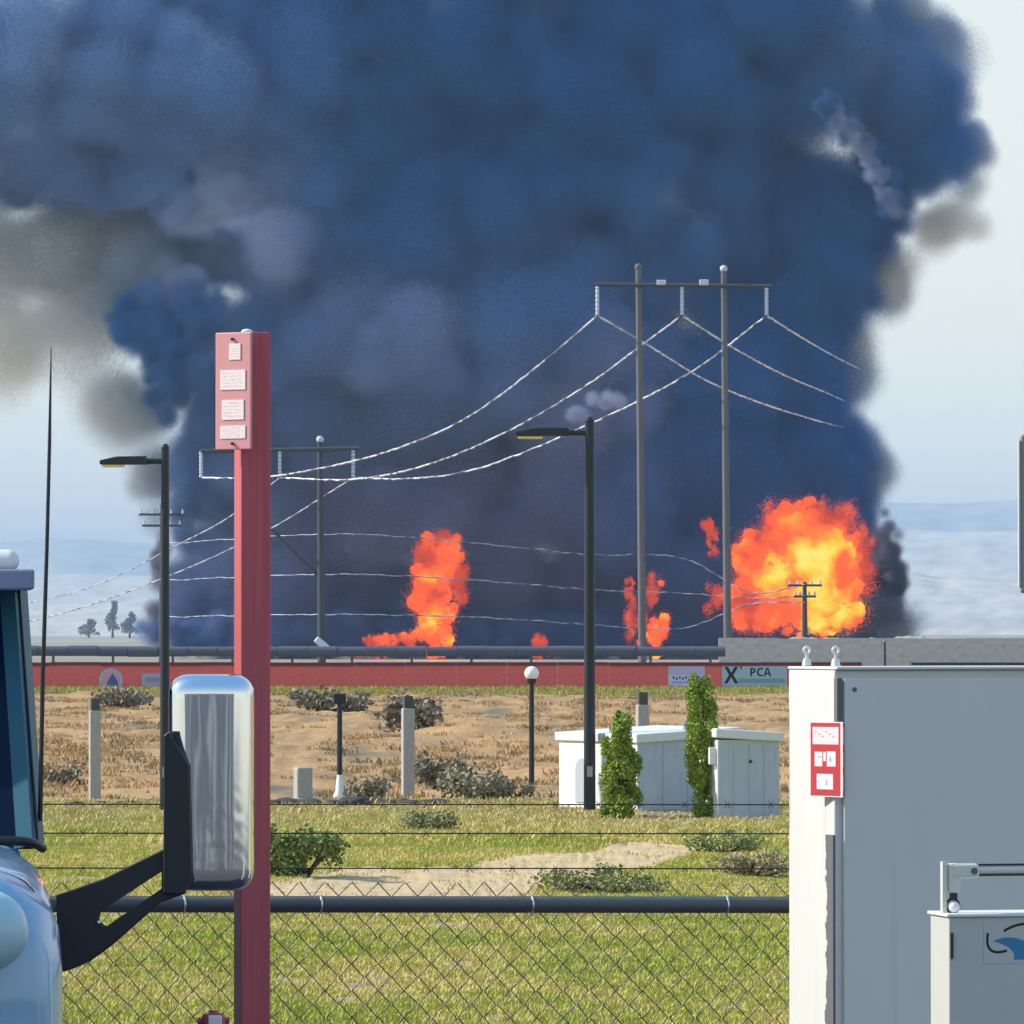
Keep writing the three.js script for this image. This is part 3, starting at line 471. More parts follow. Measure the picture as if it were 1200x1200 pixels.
// ---------------------------------------------------------------- smoke: soot in billows, tens of millions of small flakes
function puffGeometry(n, e, sigma, seedAt) {
  seed = seedAt; const pos = new Float32Array(n * 9), c = V(), a = V(), b = V();
  for (let i = 0; i < n; i++) {
    do c.set(gauss(), gauss(), gauss()).multiplyScalar(sigma); while (c.length() > 1);
    a.set(gauss(), gauss(), gauss()).normalize(); b.set(gauss(), gauss(), gauss()).cross(a).normalize();
    const k = e * 0.577;
    for (let j = 0; j < 3; j++) { const u = Math.cos(j * 2.0944) * k, v = Math.sin(j * 2.0944) * k; pos.set([c.x + a.x * u + b.x * v, c.y + a.y * u + b.y * v, c.z + a.z * u + b.z * v], i * 9 + j * 3); }
  }
  const g = new THREE.BufferGeometry(); g.setAttribute('position', new THREE.BufferAttribute(pos, 3)); return g;
}
{
  const D = 548, s = M(D);
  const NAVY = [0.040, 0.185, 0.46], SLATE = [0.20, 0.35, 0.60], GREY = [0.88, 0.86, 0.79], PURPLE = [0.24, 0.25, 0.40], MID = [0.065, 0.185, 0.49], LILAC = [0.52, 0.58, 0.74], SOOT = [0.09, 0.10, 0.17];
  // x, y, rx, ry (photograph pixels), metres towards the camera, thickness, colours
  const B = [
    [620, 50, 340, 170, 0, 5, NAVY], [300, 70, 260, 150, 0, 5, NAVY], [70, 90, 170, 150, 0, 3.6, NAVY], [-130, 90, 170, 170, 0, 3.6, NAVY], [860, 80, 210, 170, 0, 5, NAVY],
    [600, -140, 700, 150, 0, 4, NAVY],
    [700, 250, 300, 170, 0, 5, NAVY], [450, 250, 180, 120, 0, 5, NAVY], [230, 215, 120, 60, 0, 4, NAVY], [1065, 150, 88, 100, 2, 6, NAVY], [1010, 70, 90, 80, 0, 5, NAVY],
    [960, 290, 100, 130, 0, 6, NAVY], [890, 420, 120, 130, 0, 6, NAVY], [600, 430, 320, 170, 0, 5, NAVY], [420, 430, 150, 130, 2, 4, NAVY], [290, 450, 90, 150, 0, 5, NAVY],
    [165, 375, 46, 55, 0, 5, NAVY], [200, 430, 42, 66, 0, 5, NAVY], [225, 370, 42, 60, 0, 4, NAVY],
    [245, 570, 56, 110, 0, 5, NAVY], [500, 590, 300, 150, 0, 5, NAVY], [290, 690, 108, 90, 0, 6, NAVY],
    [800, 600, 230, 160, 0, 6, NAVY], [940, 540, 90, 100, 0, 6, NAVY], [985, 640, 66, 90, 0, 6, SOOT, NAVY], [1040, 672, 30, 34, 2, 6, SOOT], [1020, 710, 45, 38, 0, 4, SOOT, GREY], [520, 710, 330, 70, 0, 6, NAVY], [860, 720, 180, 50, 0, 6, NAVY],
    [340, 320, 80, 70, -8, 4, NAVY], [60, 205, 140, 50, -6, 4, NAVY], [460, 140, 120, 90, 0, 4, NAVY], [250, 200, 110, 60, -4, 4, NAVY], [240, 300, 80, 50, -8, 4, NAVY], [120, 178, 100, 44, -6, 4, NAVY], [140, 250, 100, 34, -10, 4, GREY], [1035, 235, 50, 60, 0, 4, NAVY], [320, 745, 150, 36, 4, 5, NAVY], [620, 750, 260, 34, 4, 5, NAVY], [880, 745, 160, 36, 4, 5, NAVY],
    // thin grey edges against the sky
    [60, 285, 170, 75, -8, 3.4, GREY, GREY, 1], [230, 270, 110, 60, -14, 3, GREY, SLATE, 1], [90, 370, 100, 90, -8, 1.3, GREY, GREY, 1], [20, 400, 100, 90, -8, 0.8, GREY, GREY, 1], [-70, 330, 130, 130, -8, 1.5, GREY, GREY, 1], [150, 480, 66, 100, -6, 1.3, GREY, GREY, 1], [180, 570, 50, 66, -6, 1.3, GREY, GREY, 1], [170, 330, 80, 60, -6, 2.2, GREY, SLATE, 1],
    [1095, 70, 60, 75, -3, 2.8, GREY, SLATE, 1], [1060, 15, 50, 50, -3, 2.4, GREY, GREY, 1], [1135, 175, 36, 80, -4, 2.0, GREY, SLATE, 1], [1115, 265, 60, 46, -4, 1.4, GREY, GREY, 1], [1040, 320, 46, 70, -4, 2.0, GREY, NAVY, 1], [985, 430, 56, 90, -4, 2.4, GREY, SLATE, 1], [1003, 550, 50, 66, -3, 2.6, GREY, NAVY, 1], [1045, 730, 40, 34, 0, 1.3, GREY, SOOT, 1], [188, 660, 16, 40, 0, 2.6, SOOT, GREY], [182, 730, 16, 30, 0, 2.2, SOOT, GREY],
  ];
  // veils of dust and exhaust over the fire's own edges
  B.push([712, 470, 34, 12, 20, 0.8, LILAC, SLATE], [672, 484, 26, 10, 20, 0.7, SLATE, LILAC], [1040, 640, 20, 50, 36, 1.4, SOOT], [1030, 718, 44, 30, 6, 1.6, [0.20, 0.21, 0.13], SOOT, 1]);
  // how the soot is tinted from place to place: x, y, rx, ry, amount, colour
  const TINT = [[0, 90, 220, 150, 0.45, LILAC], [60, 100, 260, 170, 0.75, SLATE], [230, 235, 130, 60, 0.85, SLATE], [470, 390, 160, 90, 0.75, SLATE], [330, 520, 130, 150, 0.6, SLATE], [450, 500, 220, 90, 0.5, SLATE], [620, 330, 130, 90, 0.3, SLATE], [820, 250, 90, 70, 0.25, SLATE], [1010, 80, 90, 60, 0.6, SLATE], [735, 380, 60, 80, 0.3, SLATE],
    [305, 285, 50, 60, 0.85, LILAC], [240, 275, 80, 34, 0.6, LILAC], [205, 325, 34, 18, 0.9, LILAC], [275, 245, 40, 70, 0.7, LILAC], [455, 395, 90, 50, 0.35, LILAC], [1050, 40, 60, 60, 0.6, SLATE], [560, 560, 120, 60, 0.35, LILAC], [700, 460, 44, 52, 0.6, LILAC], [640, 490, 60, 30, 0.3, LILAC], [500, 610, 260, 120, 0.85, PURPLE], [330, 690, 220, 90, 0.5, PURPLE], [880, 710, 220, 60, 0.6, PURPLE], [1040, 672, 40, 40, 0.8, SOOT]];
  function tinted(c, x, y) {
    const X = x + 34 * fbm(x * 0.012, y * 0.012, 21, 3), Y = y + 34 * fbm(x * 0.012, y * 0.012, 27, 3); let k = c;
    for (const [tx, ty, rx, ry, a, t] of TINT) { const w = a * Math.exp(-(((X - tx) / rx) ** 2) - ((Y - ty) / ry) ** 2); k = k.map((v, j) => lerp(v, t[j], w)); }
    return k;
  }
  const puffs = [];
  seed = 777;
  for (const [x, y, rx, ry, near, tau, c0, c1 = c0, soft = 0] of B) {
    const m = Math.min(rx, ry), lo = Math.max(7, (soft ? 0.4 : 0.2) * m), hi = soft ? Math.min(66, 0.8 * m) : Math.min(62, Math.max(12, 0.52 * m)), mean = (lo + hi) / 2, n = Math.ceil(tau * rx * ry / (mean * mean * 0.42) * 0.75);
    for (let i = 0; i < n; i++) {
      const R = lerp(lo, hi, rnd()), p = V(gauss(), gauss(), gauss()).normalize().multiplyScalar(Math.pow(rnd(), 0.36));
      const wob = 1 + 0.28 * noise(x * 0.1 + p.x * 2.3, y * 0.1 + p.y * 2.3, 3);
      const X = x + p.x * Math.max(2, rx - R * 0.62) * wob, Y = y + p.y * Math.max(2, ry - R * 0.62) * wob, q = at(X, Y, D - near + p.z * Math.min(16, 0.6 * m * s));
      const k = clamp(0.5 + 1.6 * fbm(q.x * 0.09, q.y * 0.09, 6, 3) + rr(-0.15, 0.15)), w = 1.5 * fbm(q.x * 0.03, q.y * 0.03, 31, 2), v = clamp(1 + 0.50 * fbm(q.x * 0.055 + w, q.y * 0.045 - w, q.z * 0.05, 4) + rr(-0.04, 0.04), 0.55, 1.6);
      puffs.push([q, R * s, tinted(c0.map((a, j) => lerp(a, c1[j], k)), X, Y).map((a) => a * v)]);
    }
  }
  // the pale seam between the two right hand billows
  for (let i = 0; i < 110; i++) { const u = rnd(), o = gauss(), e = gauss() * 4, X = 964 + 90 * u + o * 5, Y = 118 + 132 * u - 9 * Math.sin(u * 3.1) - o * 4 + e, k = 0.9 * Math.exp(-o * o * 0.9) * smooth(u, 0, 0.3) * (1 - 0.5 * smooth(u, 0.7, 1)); puffs.push([at(X, Y, D - 18), rr(6, 12) * s, NAVY.map((v, j) => lerp(v * 0.75, LILAC[j], k))]); }
  const g = shade(new THREE.InstancedMesh(puffGeometry(42000, 0.0128, 0.42, 4242), new THREE.MeshStandardMaterial({ roughness: 1, side: THREE.DoubleSide }), puffs.length)), m4 = new THREE.Matrix4(), qt = new THREE.Quaternion(), col = new THREE.Color();
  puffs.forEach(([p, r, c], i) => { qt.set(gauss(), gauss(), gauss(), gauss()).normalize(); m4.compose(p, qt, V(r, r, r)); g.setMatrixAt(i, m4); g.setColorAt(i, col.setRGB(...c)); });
  g.name = 'smoke_plume'; scene.add(tag(g, 'huge dark blue grey smoke plume rising above the fire', 'smoke', null, 'stuff'));
  console.log('puffs', puffs.length);
}
// ---------------------------------------------------------------- fire
function fire(name, label, D, lobes, hot, seedAt, power) {
  seed = seedAt; const s = M(D), pos = [], col = [], a = V(), b = V(), c = V(), o = at(lobes[0][0], 775, D); o.y = 0;
  const ico = new THREE.IcosahedronGeometry(1, 6), ip = ico.attributes.position;
  const tint = (h) => [lerp(0.46, 0.82, smooth(h, 0, 0.36)), lerp(0.048, 0.10, smooth(h, 0, 0.35)) + 0.50 * smooth(h, 0.44, 1.1), 0.022 + 0.012 * h + 0.10 * smooth(h, 0.8, 1.2)];
  const heatAt = (X, Y, heat) => heat + 0.95 * fbm(X * 0.03, Y * 0.03, seedAt, 4) + hot.reduce((m, [hx, hy, hr, hv]) => m + hv * Math.exp(-((X - hx) ** 2 + (Y - hy) ** 2) / (hr * hr)), 0);
  for (const [x, y, rx, ry, heat, dens = 1] of lobes) {
    const n = Math.ceil(dens * 16 * Math.max(1, rx * ry / 700)), big = Math.min(rx, ry);
    for (let i = 0; i < n; i++) {
      const R = rr(0.2, 0.46) * big, p = V(gauss(), gauss(), gauss()).normalize().multiplyScalar(Math.pow(rnd(), 0.4)), X = x + p.x * (rx - R * 0.75), Y = y + p.y * (ry - R * 0.75), q = at(X, Y, D - p.z * big * 0.7 * s), off = rr(-0.10, 0.10), ph = rr(0, 50);
      // billow: a torn, lumpy closed surface (hot gas only)
      const core = heatAt(X, Y, heat) > 0.30;
      if (core) for (let k = 0; k < ip.count; k++) {
        c.fromBufferAttribute(ip, k); const v = c.multiplyScalar(0.86 + 0.55 * fbm(c.x * 1.8 + ph, c.y * 1.8, c.z * 1.8, 4)), h = heatAt(X + v.x * R, Y - v.y * R, heat) + off + 0.12 * v.y - 0.08 * (v.x * v.x + v.y * v.y);
        pos.push(q.x + v.x * R * s - o.x, q.y + v.y * R * s, q.z + v.z * R * s - o.z); col.push(...tint(h));
      }
      // flickering gas round it, thinning outwards, drawn upwards
      const g = Math.ceil(clamp(R * R * (core ? 4.2 : 6.5), 160, 3200));
      for (let j = 0; j < g; j++) {
        c.set(gauss(), gauss(), gauss()); if (core) c.normalize().multiplyScalar(0.70 + 0.50 * Math.abs(gauss())); else { c.multiplyScalar(0.46); c.y *= 1.5; c.x += 0.25 * noise(c.y * 2 + ph, 3); }
        const t = tint(heatAt(X + c.x * R, Y - c.y * R, heat) + off * 0.6 - 0.12 * Math.min(1.6, c.length()));
        a.set(gauss(), gauss(), gauss()).normalize(); b.set(gauss(), gauss(), gauss()).cross(a).normalize(); const e = rr(0.4, 0.85) * s;
        for (let k = 0; k < 3; k++) { const u = Math.cos(k * 2.0944) * e, v = Math.sin(k * 2.0944) * e; pos.push(q.x + c.x * R * s + a.x * u + b.x * v - o.x, Math.max(0.05, q.y + c.y * R * s + a.y * u + b.y * v), q.z + c.z * R * s + a.z * u + b.z * v - o.z); }
        col.push(...t, ...t, ...t);
      }
    }
  }
  const g = new THREE.BufferGeometry(); g.setAttribute('position', new THREE.Float32BufferAttribute(pos, 3)); g.setAttribute('color', new THREE.Float32BufferAttribute(col, 3));
  const m = new THREE.Mesh(g, new THREE.MeshBasicMaterial({ vertexColors: true, side: THREE.DoubleSide })); m.name = numbered(name); m.position.copy(o); scene.add(tag(m, label, 'fire'));
  if (power) { const l = new THREE.PointLight(new THREE.Color(1, 0.32, 0.06), power); l.name = 'fire_glow'; l.position.copy(at(lobes[0][0], lobes[0][1] - 20, D - 9)); l.shadow.radius = 60; l.castShadow = true; scene.add(l); }
}
fire('fireball_flame', 'biggest orange and yellow fireball on the right', 524, [
  [945, 665, 72, 70, 0.45], [915, 608, 32, 26, 0.3], [975, 608, 34, 26, 0.25], [948, 600, 30, 20, 0.4], [1008, 655, 26, 46, 0.12], [885, 650, 30, 36, 0.3], [900, 705, 62, 38, 0.3], [965, 715, 50, 34, 0.6], [870, 715, 30, 30, 0.2], [838, 702, 18, 28, 0.1], [836, 632, 11, 22, 0.1], [829, 616, 9, 10, 0.1], [920, 735, 80, 14, 0.2]],
  [[948, 655, 46, 0.48], [968, 722, 36, 0.4], [920, 700, 40, 0.2]], 91, 300);
fire('flame_column', 'tall orange flame column left of the middle lamp', 526, [
  [512, 730, 30, 32, 0.36], [506, 694, 26, 36, 0.2], [512, 660, 34, 34, 0.16], [500, 700, 30, 40, 0.2], [500, 642, 22, 20, 0.12], [522, 636, 20, 16, 0.08], [536, 690, 18, 44, 0.05], [506, 762, 34, 14, 0.28], [490, 745, 26, 14, 0.2], [470, 752, 22, 9, 0.2]], [[505, 730, 26, 0.3], [512, 660, 26, 0.14]], 92, 140);
fire('small_flame', 'small flame behind the left pole of the taller tower', 525, [
  [768, 732, 19, 32, 0.4], [745, 728, 18, 36, 0.12], [738, 692, 10, 18, 0.05], [766, 695, 15, 26, 0.12], [768, 766, 10, 8, 0.5]], [[770, 735, 16, 0.3]], 93);
fire('low_flame', 'low flickering flame left of the orange flame column', 522, [[452, 750, 20, 11, 0.2], [436, 753, 16, 8, 0.15], [440, 768, 28, 6, 0.15]], [[452, 752, 14, 0.2]], 94);
fire('low_flame', 'faint low flame between flame column and middle lamp', 528, [[632, 750, 12, 9, 0.05], [632, 767, 14, 6, 0.02]], [], 95);

// ---------------------------------------------------------------- near: chain link fence
{
  const d = 17, yaw = 0.012, L0 = -2.35, L1 = 2.0, railY = at(600, 1060, d).y, t = thing('chain_link_fence', 'chain link fence with dark top rail and three barbed wires', 'fence', V(0, 0, -d), -0.02);
  const px = M(d), a = 15.5 * px, rows = Math.ceil((railY - 0.03) / (a * 1.02)), gs = [], steel = mat(C(0.14, 0.145, 0.14), 0.55, 0.4), railM = mat(C(0.11, 0.115, 0.12), 0.5, 0.3), wireB = mat(C(0.05, 0.052, 0.055), 0.6, 0.4);
  const n = Math.floor((L1 - L0) / a);
  for (let i = 0; i < n; i++) {
    const pts = [];
    for (let k = -1; k <= rows; k++) { const right = (k & 1) !== (i & 1) ; const yy = railY + 0.062 - (k + 1) * a * 1.02; if (yy < 0.02) break; pts.push(V(L0 + (i + (right ? 0.96 : 0.04)) * a + 0.0012 * gauss(), yy + 0.0012 * gauss(), (k & 1 ? 0.003 : -0.003) - 0.035)); }
    for (let k = 0; k < pts.length - 1; k++) gs.push(rod(pts[k], pts[k + 1], 0.0017, 0.0017, 4));
  }
  part(t, 'chain_link_mesh', gs, steel).userData.kind = 'stuff';
  const rail = rod(V(L0, railY, 0), V(L1, railY, 0), 0.0245, 0.0245, 18); part(t, 'top_rail', rail, railM);
  for (const x of [-2.32, 0.95]) { part(t, 'post', cyl(0.032, 0.032, railY + 0.03, x, 0, 0.0, 16), galv); part(t, 'post_arm', rod(V(x, railY, 0), V(x, railY + 0.33, -0.02), 0.012, 0.01), galv); }
  for (const y of [943, 977, 1018]) { const yy = at(600, y, d).y, gs2 = [rod(V(L0, yy, -0.02), V(L1, yy, -0.02), 0.0021, 0.0021, 5)]; for (let x = L0 + 0.1; x < L1; x += 0.125) { gs2.push(rod(V(x - 0.008, yy - 0.010, -0.025), V(x + 0.008, yy + 0.010, -0.015), 0.0014, 0.0008, 4), rod(V(x + 0.008, yy - 0.009, -0.015), V(x - 0.006, yy + 0.010, -0.024), 0.0014, 0.0008, 4)); } part(t, 'barbed_wire', gs2, wireB); }
  for (const x of [-1.55, -0.955, -0.558, 0.055, 0.62]) { const g = new THREE.TorusGeometry(0.0265, 0.0035, 8, 20); g.rotateY(Math.PI / 2 + 0.3); g.translate(x, railY, 0); part(t, 'rail_tie', g, mat(C(0.8, 0.8, 0.8), 0.15, 1)); }
}
// ---------------------------------------------------------------- near: red post with sign
{
  const d = 15.5, p = at(296, 390, d), H = p.y, t = thing('sign_post', 'tall square red post with pink sign plate at its top', 'post', V(p.x, 0, -d), THREE.MathUtils.degToRad(16));
  const red = mat(C(1, 1, 1), 0.55); red.map = mottle(512, (u, v) => { const n = fbm(u * 12, v * 5, 3, 5), chip = smooth(fbm(u * 40, v * 24, 8, 3), 0.34, 0.42), scr = smooth(noise(u * 90, v * 2.5, 2), 0.45, 0.6) * 0.35, k = 1 + 0.35 * n; return [lerp(0.47 * k + 0.08 * scr, 0.30, chip * 0.7), lerp(0.085 * k + 0.10 * scr, 0.14, chip * 0.7), lerp(0.095 * k + 0.10 * scr, 0.12, chip * 0.7)]; }); const plateM = mat(C(0.70, 0.30, 0.29), 0.5), white = mat(C(1, 1, 1), 0.6);
  part(t, 'post', box(0.081, H, 0.081, 0, H / 2, 0, 0.004), red);
  const sg = new THREE.Group(); 
  const y0 = at(0, 528, d).y, y1 = at(0, 391, d).y, sh = y1 - y0;
  const plate = box(0.112, sh, 0.008, 0, 0, 0, 0.0035), place = (g) => { g.rotateY(-THREE.MathUtils.degToRad(46)); g.translate(-0.063, (y0 + y1) / 2, 0.052); return g; };
  const pl = part(t, 'sign_plate', place(plate), plateM);
  const patch = (x0, x1, yA, yB, k) => {
    const cv = document.createElement('canvas'); cv.width = 128; cv.height = 96; const c = cv.getContext('2d'); c.fillStyle = '#f3e4dc'; c.fillRect(0, 0, 128, 96);
    seed = 400 + k; for (let r = 0; r < 5; r++) { let x = 10; while (x < 112) { const w = rr(4, 16); c.fillStyle = 'rgba(190,120,115,' + rr(0.15, 0.5).toFixed(2) + ')'; c.fillRect(x, 12 + r * 16 + rr(-2, 2), w, rr(4, 8)); x += w + rr(3, 7); } }
    const tx = new THREE.CanvasTexture(cv); tx.colorSpace = THREE.SRGBColorSpace; const m = mat(C(1, 1, 1), 0.6); m.map = tx;
    const w = (x1 - x0) * 0.00252, h = (yB - yA) * M(d); part(pl, 'label', place(box(w, h, 0.002, ((x0 + x1) / 2 - 275.5) * 0.00252, (459.5 - (yA + yB) / 2) * M(d), 0.005)), m);
  };
  patch(271, 285, 404, 423, 1); patch(260, 291, 435, 458, 2); patch(262, 289, 470, 493, 3); patch(260, 291, 500, 515, 4);
  parts(pl, 'bolt', [399, 521].map((y) => { const g = new THREE.CylinderGeometry(0.004, 0.004, 0.006, 10); g.rotateX(Math.PI / 2); g.translate(0, (459.5 - y) * M(d), 0.008); return place(g); }), darkSteel);
  const cb = new THREE.SphereGeometry(0.012, 12, 8); cb.scale(1.3, 0.6, 1); cb.translate(-0.02, H + 0.002, 0.02); part(t, 'cap_bolt', cb, mat(C(0.8, 0.8, 0.78), 0.3));
}
// low red marker by the post
{
  const d = 15, p = at(250, 1186, d), H = p.y, t = thing('pipe_marker', 'low red marker with white top beside the red post', 'marker', V(p.x, 0, -d), 0.2), s = M(d);
  const red = mat(C(0.42, 0.05, 0.06), 0.45), g = new THREE.LatheGeometry([[0, 0], [12, -2], [14, -6], [15, -14], [12, -22], [11, -60], [11, -H / s]].reverse().map(([r, y]) => new THREE.Vector2(r * s, H + y * s)), 20);
  part(t, 'body', g, red); part(t, 'panel', box(16 * s, 26 * s, 0.012, 0, H - 16 * s, 13 * s, 0.004), mat(C(0.82, 0.72, 0.68), 0.5)); part(t, 'bonnet', cyl(6 * s, 5 * s, 4 * s, 0, H - 2 * s, 0), red);
  for (const k of [-1, 1]) { const c = new THREE.CylinderGeometry(4 * s, 4 * s, 5 * s, 10); c.rotateZ(Math.PI / 2); c.translate(k * 16 * s, H - 10 * s, 0); part(t, 'nozzle_cap', c, red); }
}
// ---------------------------------------------------------------- near: cabinets
{
  const d = 15, yaw = THREE.MathUtils.degToRad(25), p = at(978, 785, d), H = p.y, paint = mat(C(1, 1, 1), 0.55, 0, { clearcoat: 0.15, clearcoatRoughness: 0.4 }), dark = mat(C(0.05, 0.06, 0.065), 0.7), trim = mat(C(0.13, 0.135, 0.135), 0.7);
  paint.map = mottle(512, (u, v) => { const st = smooth(fbm(u * 22, v * 1.3, 3, 4), 0.15, 0.6) * 0.09, k = 1 + 0.09 * fbm(u * 5, v * 4, 1, 5) - st; return [0.67 * k, 0.66 * (k - st * 0.1), 0.61 * (k - st * 0.25)]; });
  const t = thing('utility_cabinet', 'tall light grey steel cabinet with white lit side and two eyebolts', 'cabinet', V(p.x, 0, -d), yaw), W = 1.15, Dp = 0.255;
  part(t, 'body', box(W, H, Dp, W / 2, H / 2, -Dp / 2, 0.006), paint);
  part(t, 'door', box(W - 0.03, H - 0.03, 0.012, W / 2 + 0.006, H / 2 - 0.006, 0.008, 0.004), paint);
  part(t, 'drip_lip', box(W + 0.004, 0.008, Dp + 0.018, W / 2, H + 0.004, -Dp / 2 + 0.008, 0.003), paint);
  const gk = []; for (let y = H - 0.43; y > 0.1; y -= 0.015) { const w = 0.036 + 0.010 * noise(y * 26, 1) + 0.012 * Math.abs(noise(y * 60, 3)); gk.push(box(0.006, 0.0148, w, -0.002, y, -w / 2)); } part(t, 'gasket', gk, trim);
  part(t, 'hinge_cover', box(0.014, 0.13, 0.02, 0.006, H - 0.085, 0.006, 0.003), trim);
  for (const [x, z] of [[0.02, -0.19], [0.03, -0.05]]) {
    const e = part(t, 'eyebolt', [cyl(0.013, 0.009, 0.018, x, H + 0.01, z), cyl(0.0045, 0.0045, 0.022, x, H + 0.024, z)], mat(C(0.7, 0.7, 0.66), 0.35, 0.3));
    const r = new THREE.TorusGeometry(0.0085, 0.0034, 8, 16); r.translate(x, H + 0.05, z); part(e, 'ring', r, mat(C(0.82, 0.82, 0.74), 0.3, 0.2));
  }
  // red and white warning label, bent proud of the corner
  const lw = 0.112, y0 = at(0, 934, d).y, y1 = at(0, 846, d).y, lh = y1 - y0, cv = document.createElement('canvas'); cv.width = 128; cv.height = 320; const k = cv.getContext('2d');
  k.fillStyle = '#f6f0ec'; k.fillRect(0, 0, 128, 320); k.fillStyle = '#c8373c'; k.fillRect(2, 4, 118, 312); k.fillStyle = '#f3dedd'; k.fillRect(10, 22, 102, 74); k.fillStyle = '#f6e9e6'; k.fillRect(18, 128, 30, 62); k.fillRect(52, 128, 10, 40); k.fillRect(66, 126, 34, 64); k.fillRect(26, 222, 64, 66);
  k.fillStyle = 'rgba(200,90,90,0.55)'; for (let i = 0; i < 6; i++) k.fillRect(18 + i * 14, 40 + 10 * (i % 3), 9, 6); k.fillRect(62, 248, 6, 24); k.fillRect(30, 148, 14, 6); k.fillRect(76, 150, 8, 22);
  const tx = new THREE.CanvasTexture(cv); tx.colorSpace = THREE.SRGBColorSpace; const lm = mat(C(1, 1, 1), 0.5); lm.map = tx;
  const front = box(lw, lh, 0.004, 0, 0, 0); front.rotateY(-Math.PI / 4 - yaw); front.translate(-0.012, (y0 + y1) / 2, -0.02); part(t, 'warning_label', front, lm);
  parts(t, 'corner_rivet', [[0.05, H - 0.05], [W - 0.1, H - 0.05]].map(([x, y]) => { const g = new THREE.SphereGeometry(0.006, 8, 6); g.translate(x, y, 0.016); return g; }), trim);
}
{
  const d = 13.4, yaw = THREE.MathUtils.degToRad(12), p = at(1112, 1075, d), H = p.y, paint = mat(C(1, 1, 1), 0.55, 0, { clearcoat: 0.2, clearcoatRoughness: 0.4 }), cast = mat(C(0.66, 0.67, 0.58), 0.45, 0.2), dark = mat(C(0.02, 0.024, 0.026), 0.6);
  paint.map = worn([0.50, 0.51, 0.46], 0.05);
  const t = thing('control_box', 'low grey control box with blue wave logo at lower right', 'box', V(p.x, 0, -d), yaw), W = 0.5, Dp = 0.153, s = M(d);
  part(t, 'body', box(W, H, Dp, W / 2, H / 2, -Dp / 2, 0.004), paint);
  part(t, 'lid', box(W + 0.012, 0.008, Dp + 0.014, W / 2, H + 0.004, -Dp / 2, 0.003), mat(C(0.72, 0.73, 0.7), 0.5));
  part(t, 'hinge', box(0.006, 30 * s, 0.008, 0.006, H - 33 * s, 0.002), dark);
  // logo on the front: wave and two curved strokes
  const cv = document.createElement('canvas'); cv.width = 512; cv.height = 256; const k = cv.getContext('2d'); k.fillStyle = '#bcbdb5'; k.fillRect(0, 0, 512, 256);
  k.strokeStyle = '#15191c'; k.lineWidth = 16; k.beginPath(); k.moveTo(28, 70); k.bezierCurveTo(8, 180, 60, 205, 150, 178); k.stroke(); k.beginPath(); k.moveTo(130, 60); k.bezierCurveTo(230, -10, 380, 5, 470, 80); k.stroke();
  k.fillStyle = '#2f7fa8'; k.beginPath(); k.moveTo(60, 120); k.bezierCurveTo(110, 95, 190, 85, 260, 120); k.bezierCurveTo(330, 160, 390, 170, 480, 120); k.lineTo(480, 240); k.lineTo(190, 236); k.bezierCurveTo(210, 190, 170, 150, 60, 120); k.fill(); k.fillStyle = '#b3433c'; k.beginPath(); k.moveTo(300, 110); k.lineTo(350, 140); k.lineTo(330, 90); k.fill();
  const tx = new THREE.CanvasTexture(cv); tx.colorSpace = THREE.SRGBColorSpace; const lm = mat(C(1, 1, 1), 0.5); lm.map = tx; const lw = 0.19; part(t, 'logo', box(lw, lw / 2, 0.0012, 42 * s + lw / 2, H - 30 * s, 0.0007), lm);
  // bracket with cast elbow, pipe and ball joint on the lid
  const br = thing('pipe_bracket', 'white cast elbow bracket with pipe standing on the control box', 'bracket', V(p.x, H + 0.008, -d), yaw);
  part(br, 'upright', box(5 * s, 60 * s, 0.02, 1 * s, 30 * s, -0.05), cast);
  part(br, 'elbow', [box(14 * s, 34 * s, 0.03, 13 * s, 41 * s, -0.05, 0.006), box(34 * s, 17 * s, 0.034, 26 * s, 49 * s, -0.05, 0.008)], cast);
  const eye = new THREE.CylinderGeometry(4 * s, 4 * s, 0.036, 14); eye.rotateX(Math.PI / 2); eye.translate(36 * s, 49 * s, -0.049); part(br, 'elbow_bolt', eye, trimDark());
  const pipe = new THREE.CylinderGeometry(6 * s, 6 * s, 0.34, 14); pipe.rotateZ(Math.PI / 2); pipe.translate(42 * s + 0.17, 50 * s, -0.05); part(br, 'pipe', pipe, cast);
  parts(br, 'pipe_edge', [box(0.34, 1.2 * s, 0.02, 42 * s + 0.17, 56.5 * s, -0.05), box(0.34, 1.2 * s, 0.02, 42 * s + 0.17, 43.5 * s, -0.05)], dark);
  const ball = new THREE.SphereGeometry(7 * s, 16, 12); ball.translate(12 * s, 7 * s, -0.04); part(br, 'ball_joint', ball, mat(C(0.8, 0.8, 0.78), 0.3)); const rg = new THREE.TorusGeometry(8 * s, 1.6 * s, 8, 18); rg.translate(12 * s, 8 * s, -0.05); part(br, 'clamp', [rg, box(7 * s, 8 * s, 0.02, 13 * s, 19 * s, -0.05)], dark);
}
function trimDark() { return mat(C(0.12, 0.13, 0.12), 0.6); }
{
  const d = 14, p0 = at(1195, 695, d), p1 = at(1195, 509, d), w = 0.3, h = p1.y - p0.y, t = thing('roadside_sign', 'grey green back of a sign panel at the right edge', 'sign', V(p0.x + w / 2, 0, -d), 0);
  part(t, 'panel', box(w, h, 0.02, 0, p0.y + h / 2, 0, 0.008), mat(C(0.30, 0.30, 0.25), 0.6)); part(t, 'edge_trim', box(0.004, h - 0.03, 0.024, -w / 2 - 0.001, p0.y + h / 2, 0), mat(C(0.6, 0.6, 0.55), 0.5)); part(t, 'pole', cyl(0.03, 0.03, p1.y, 0, 0, -0.045), galv);
}
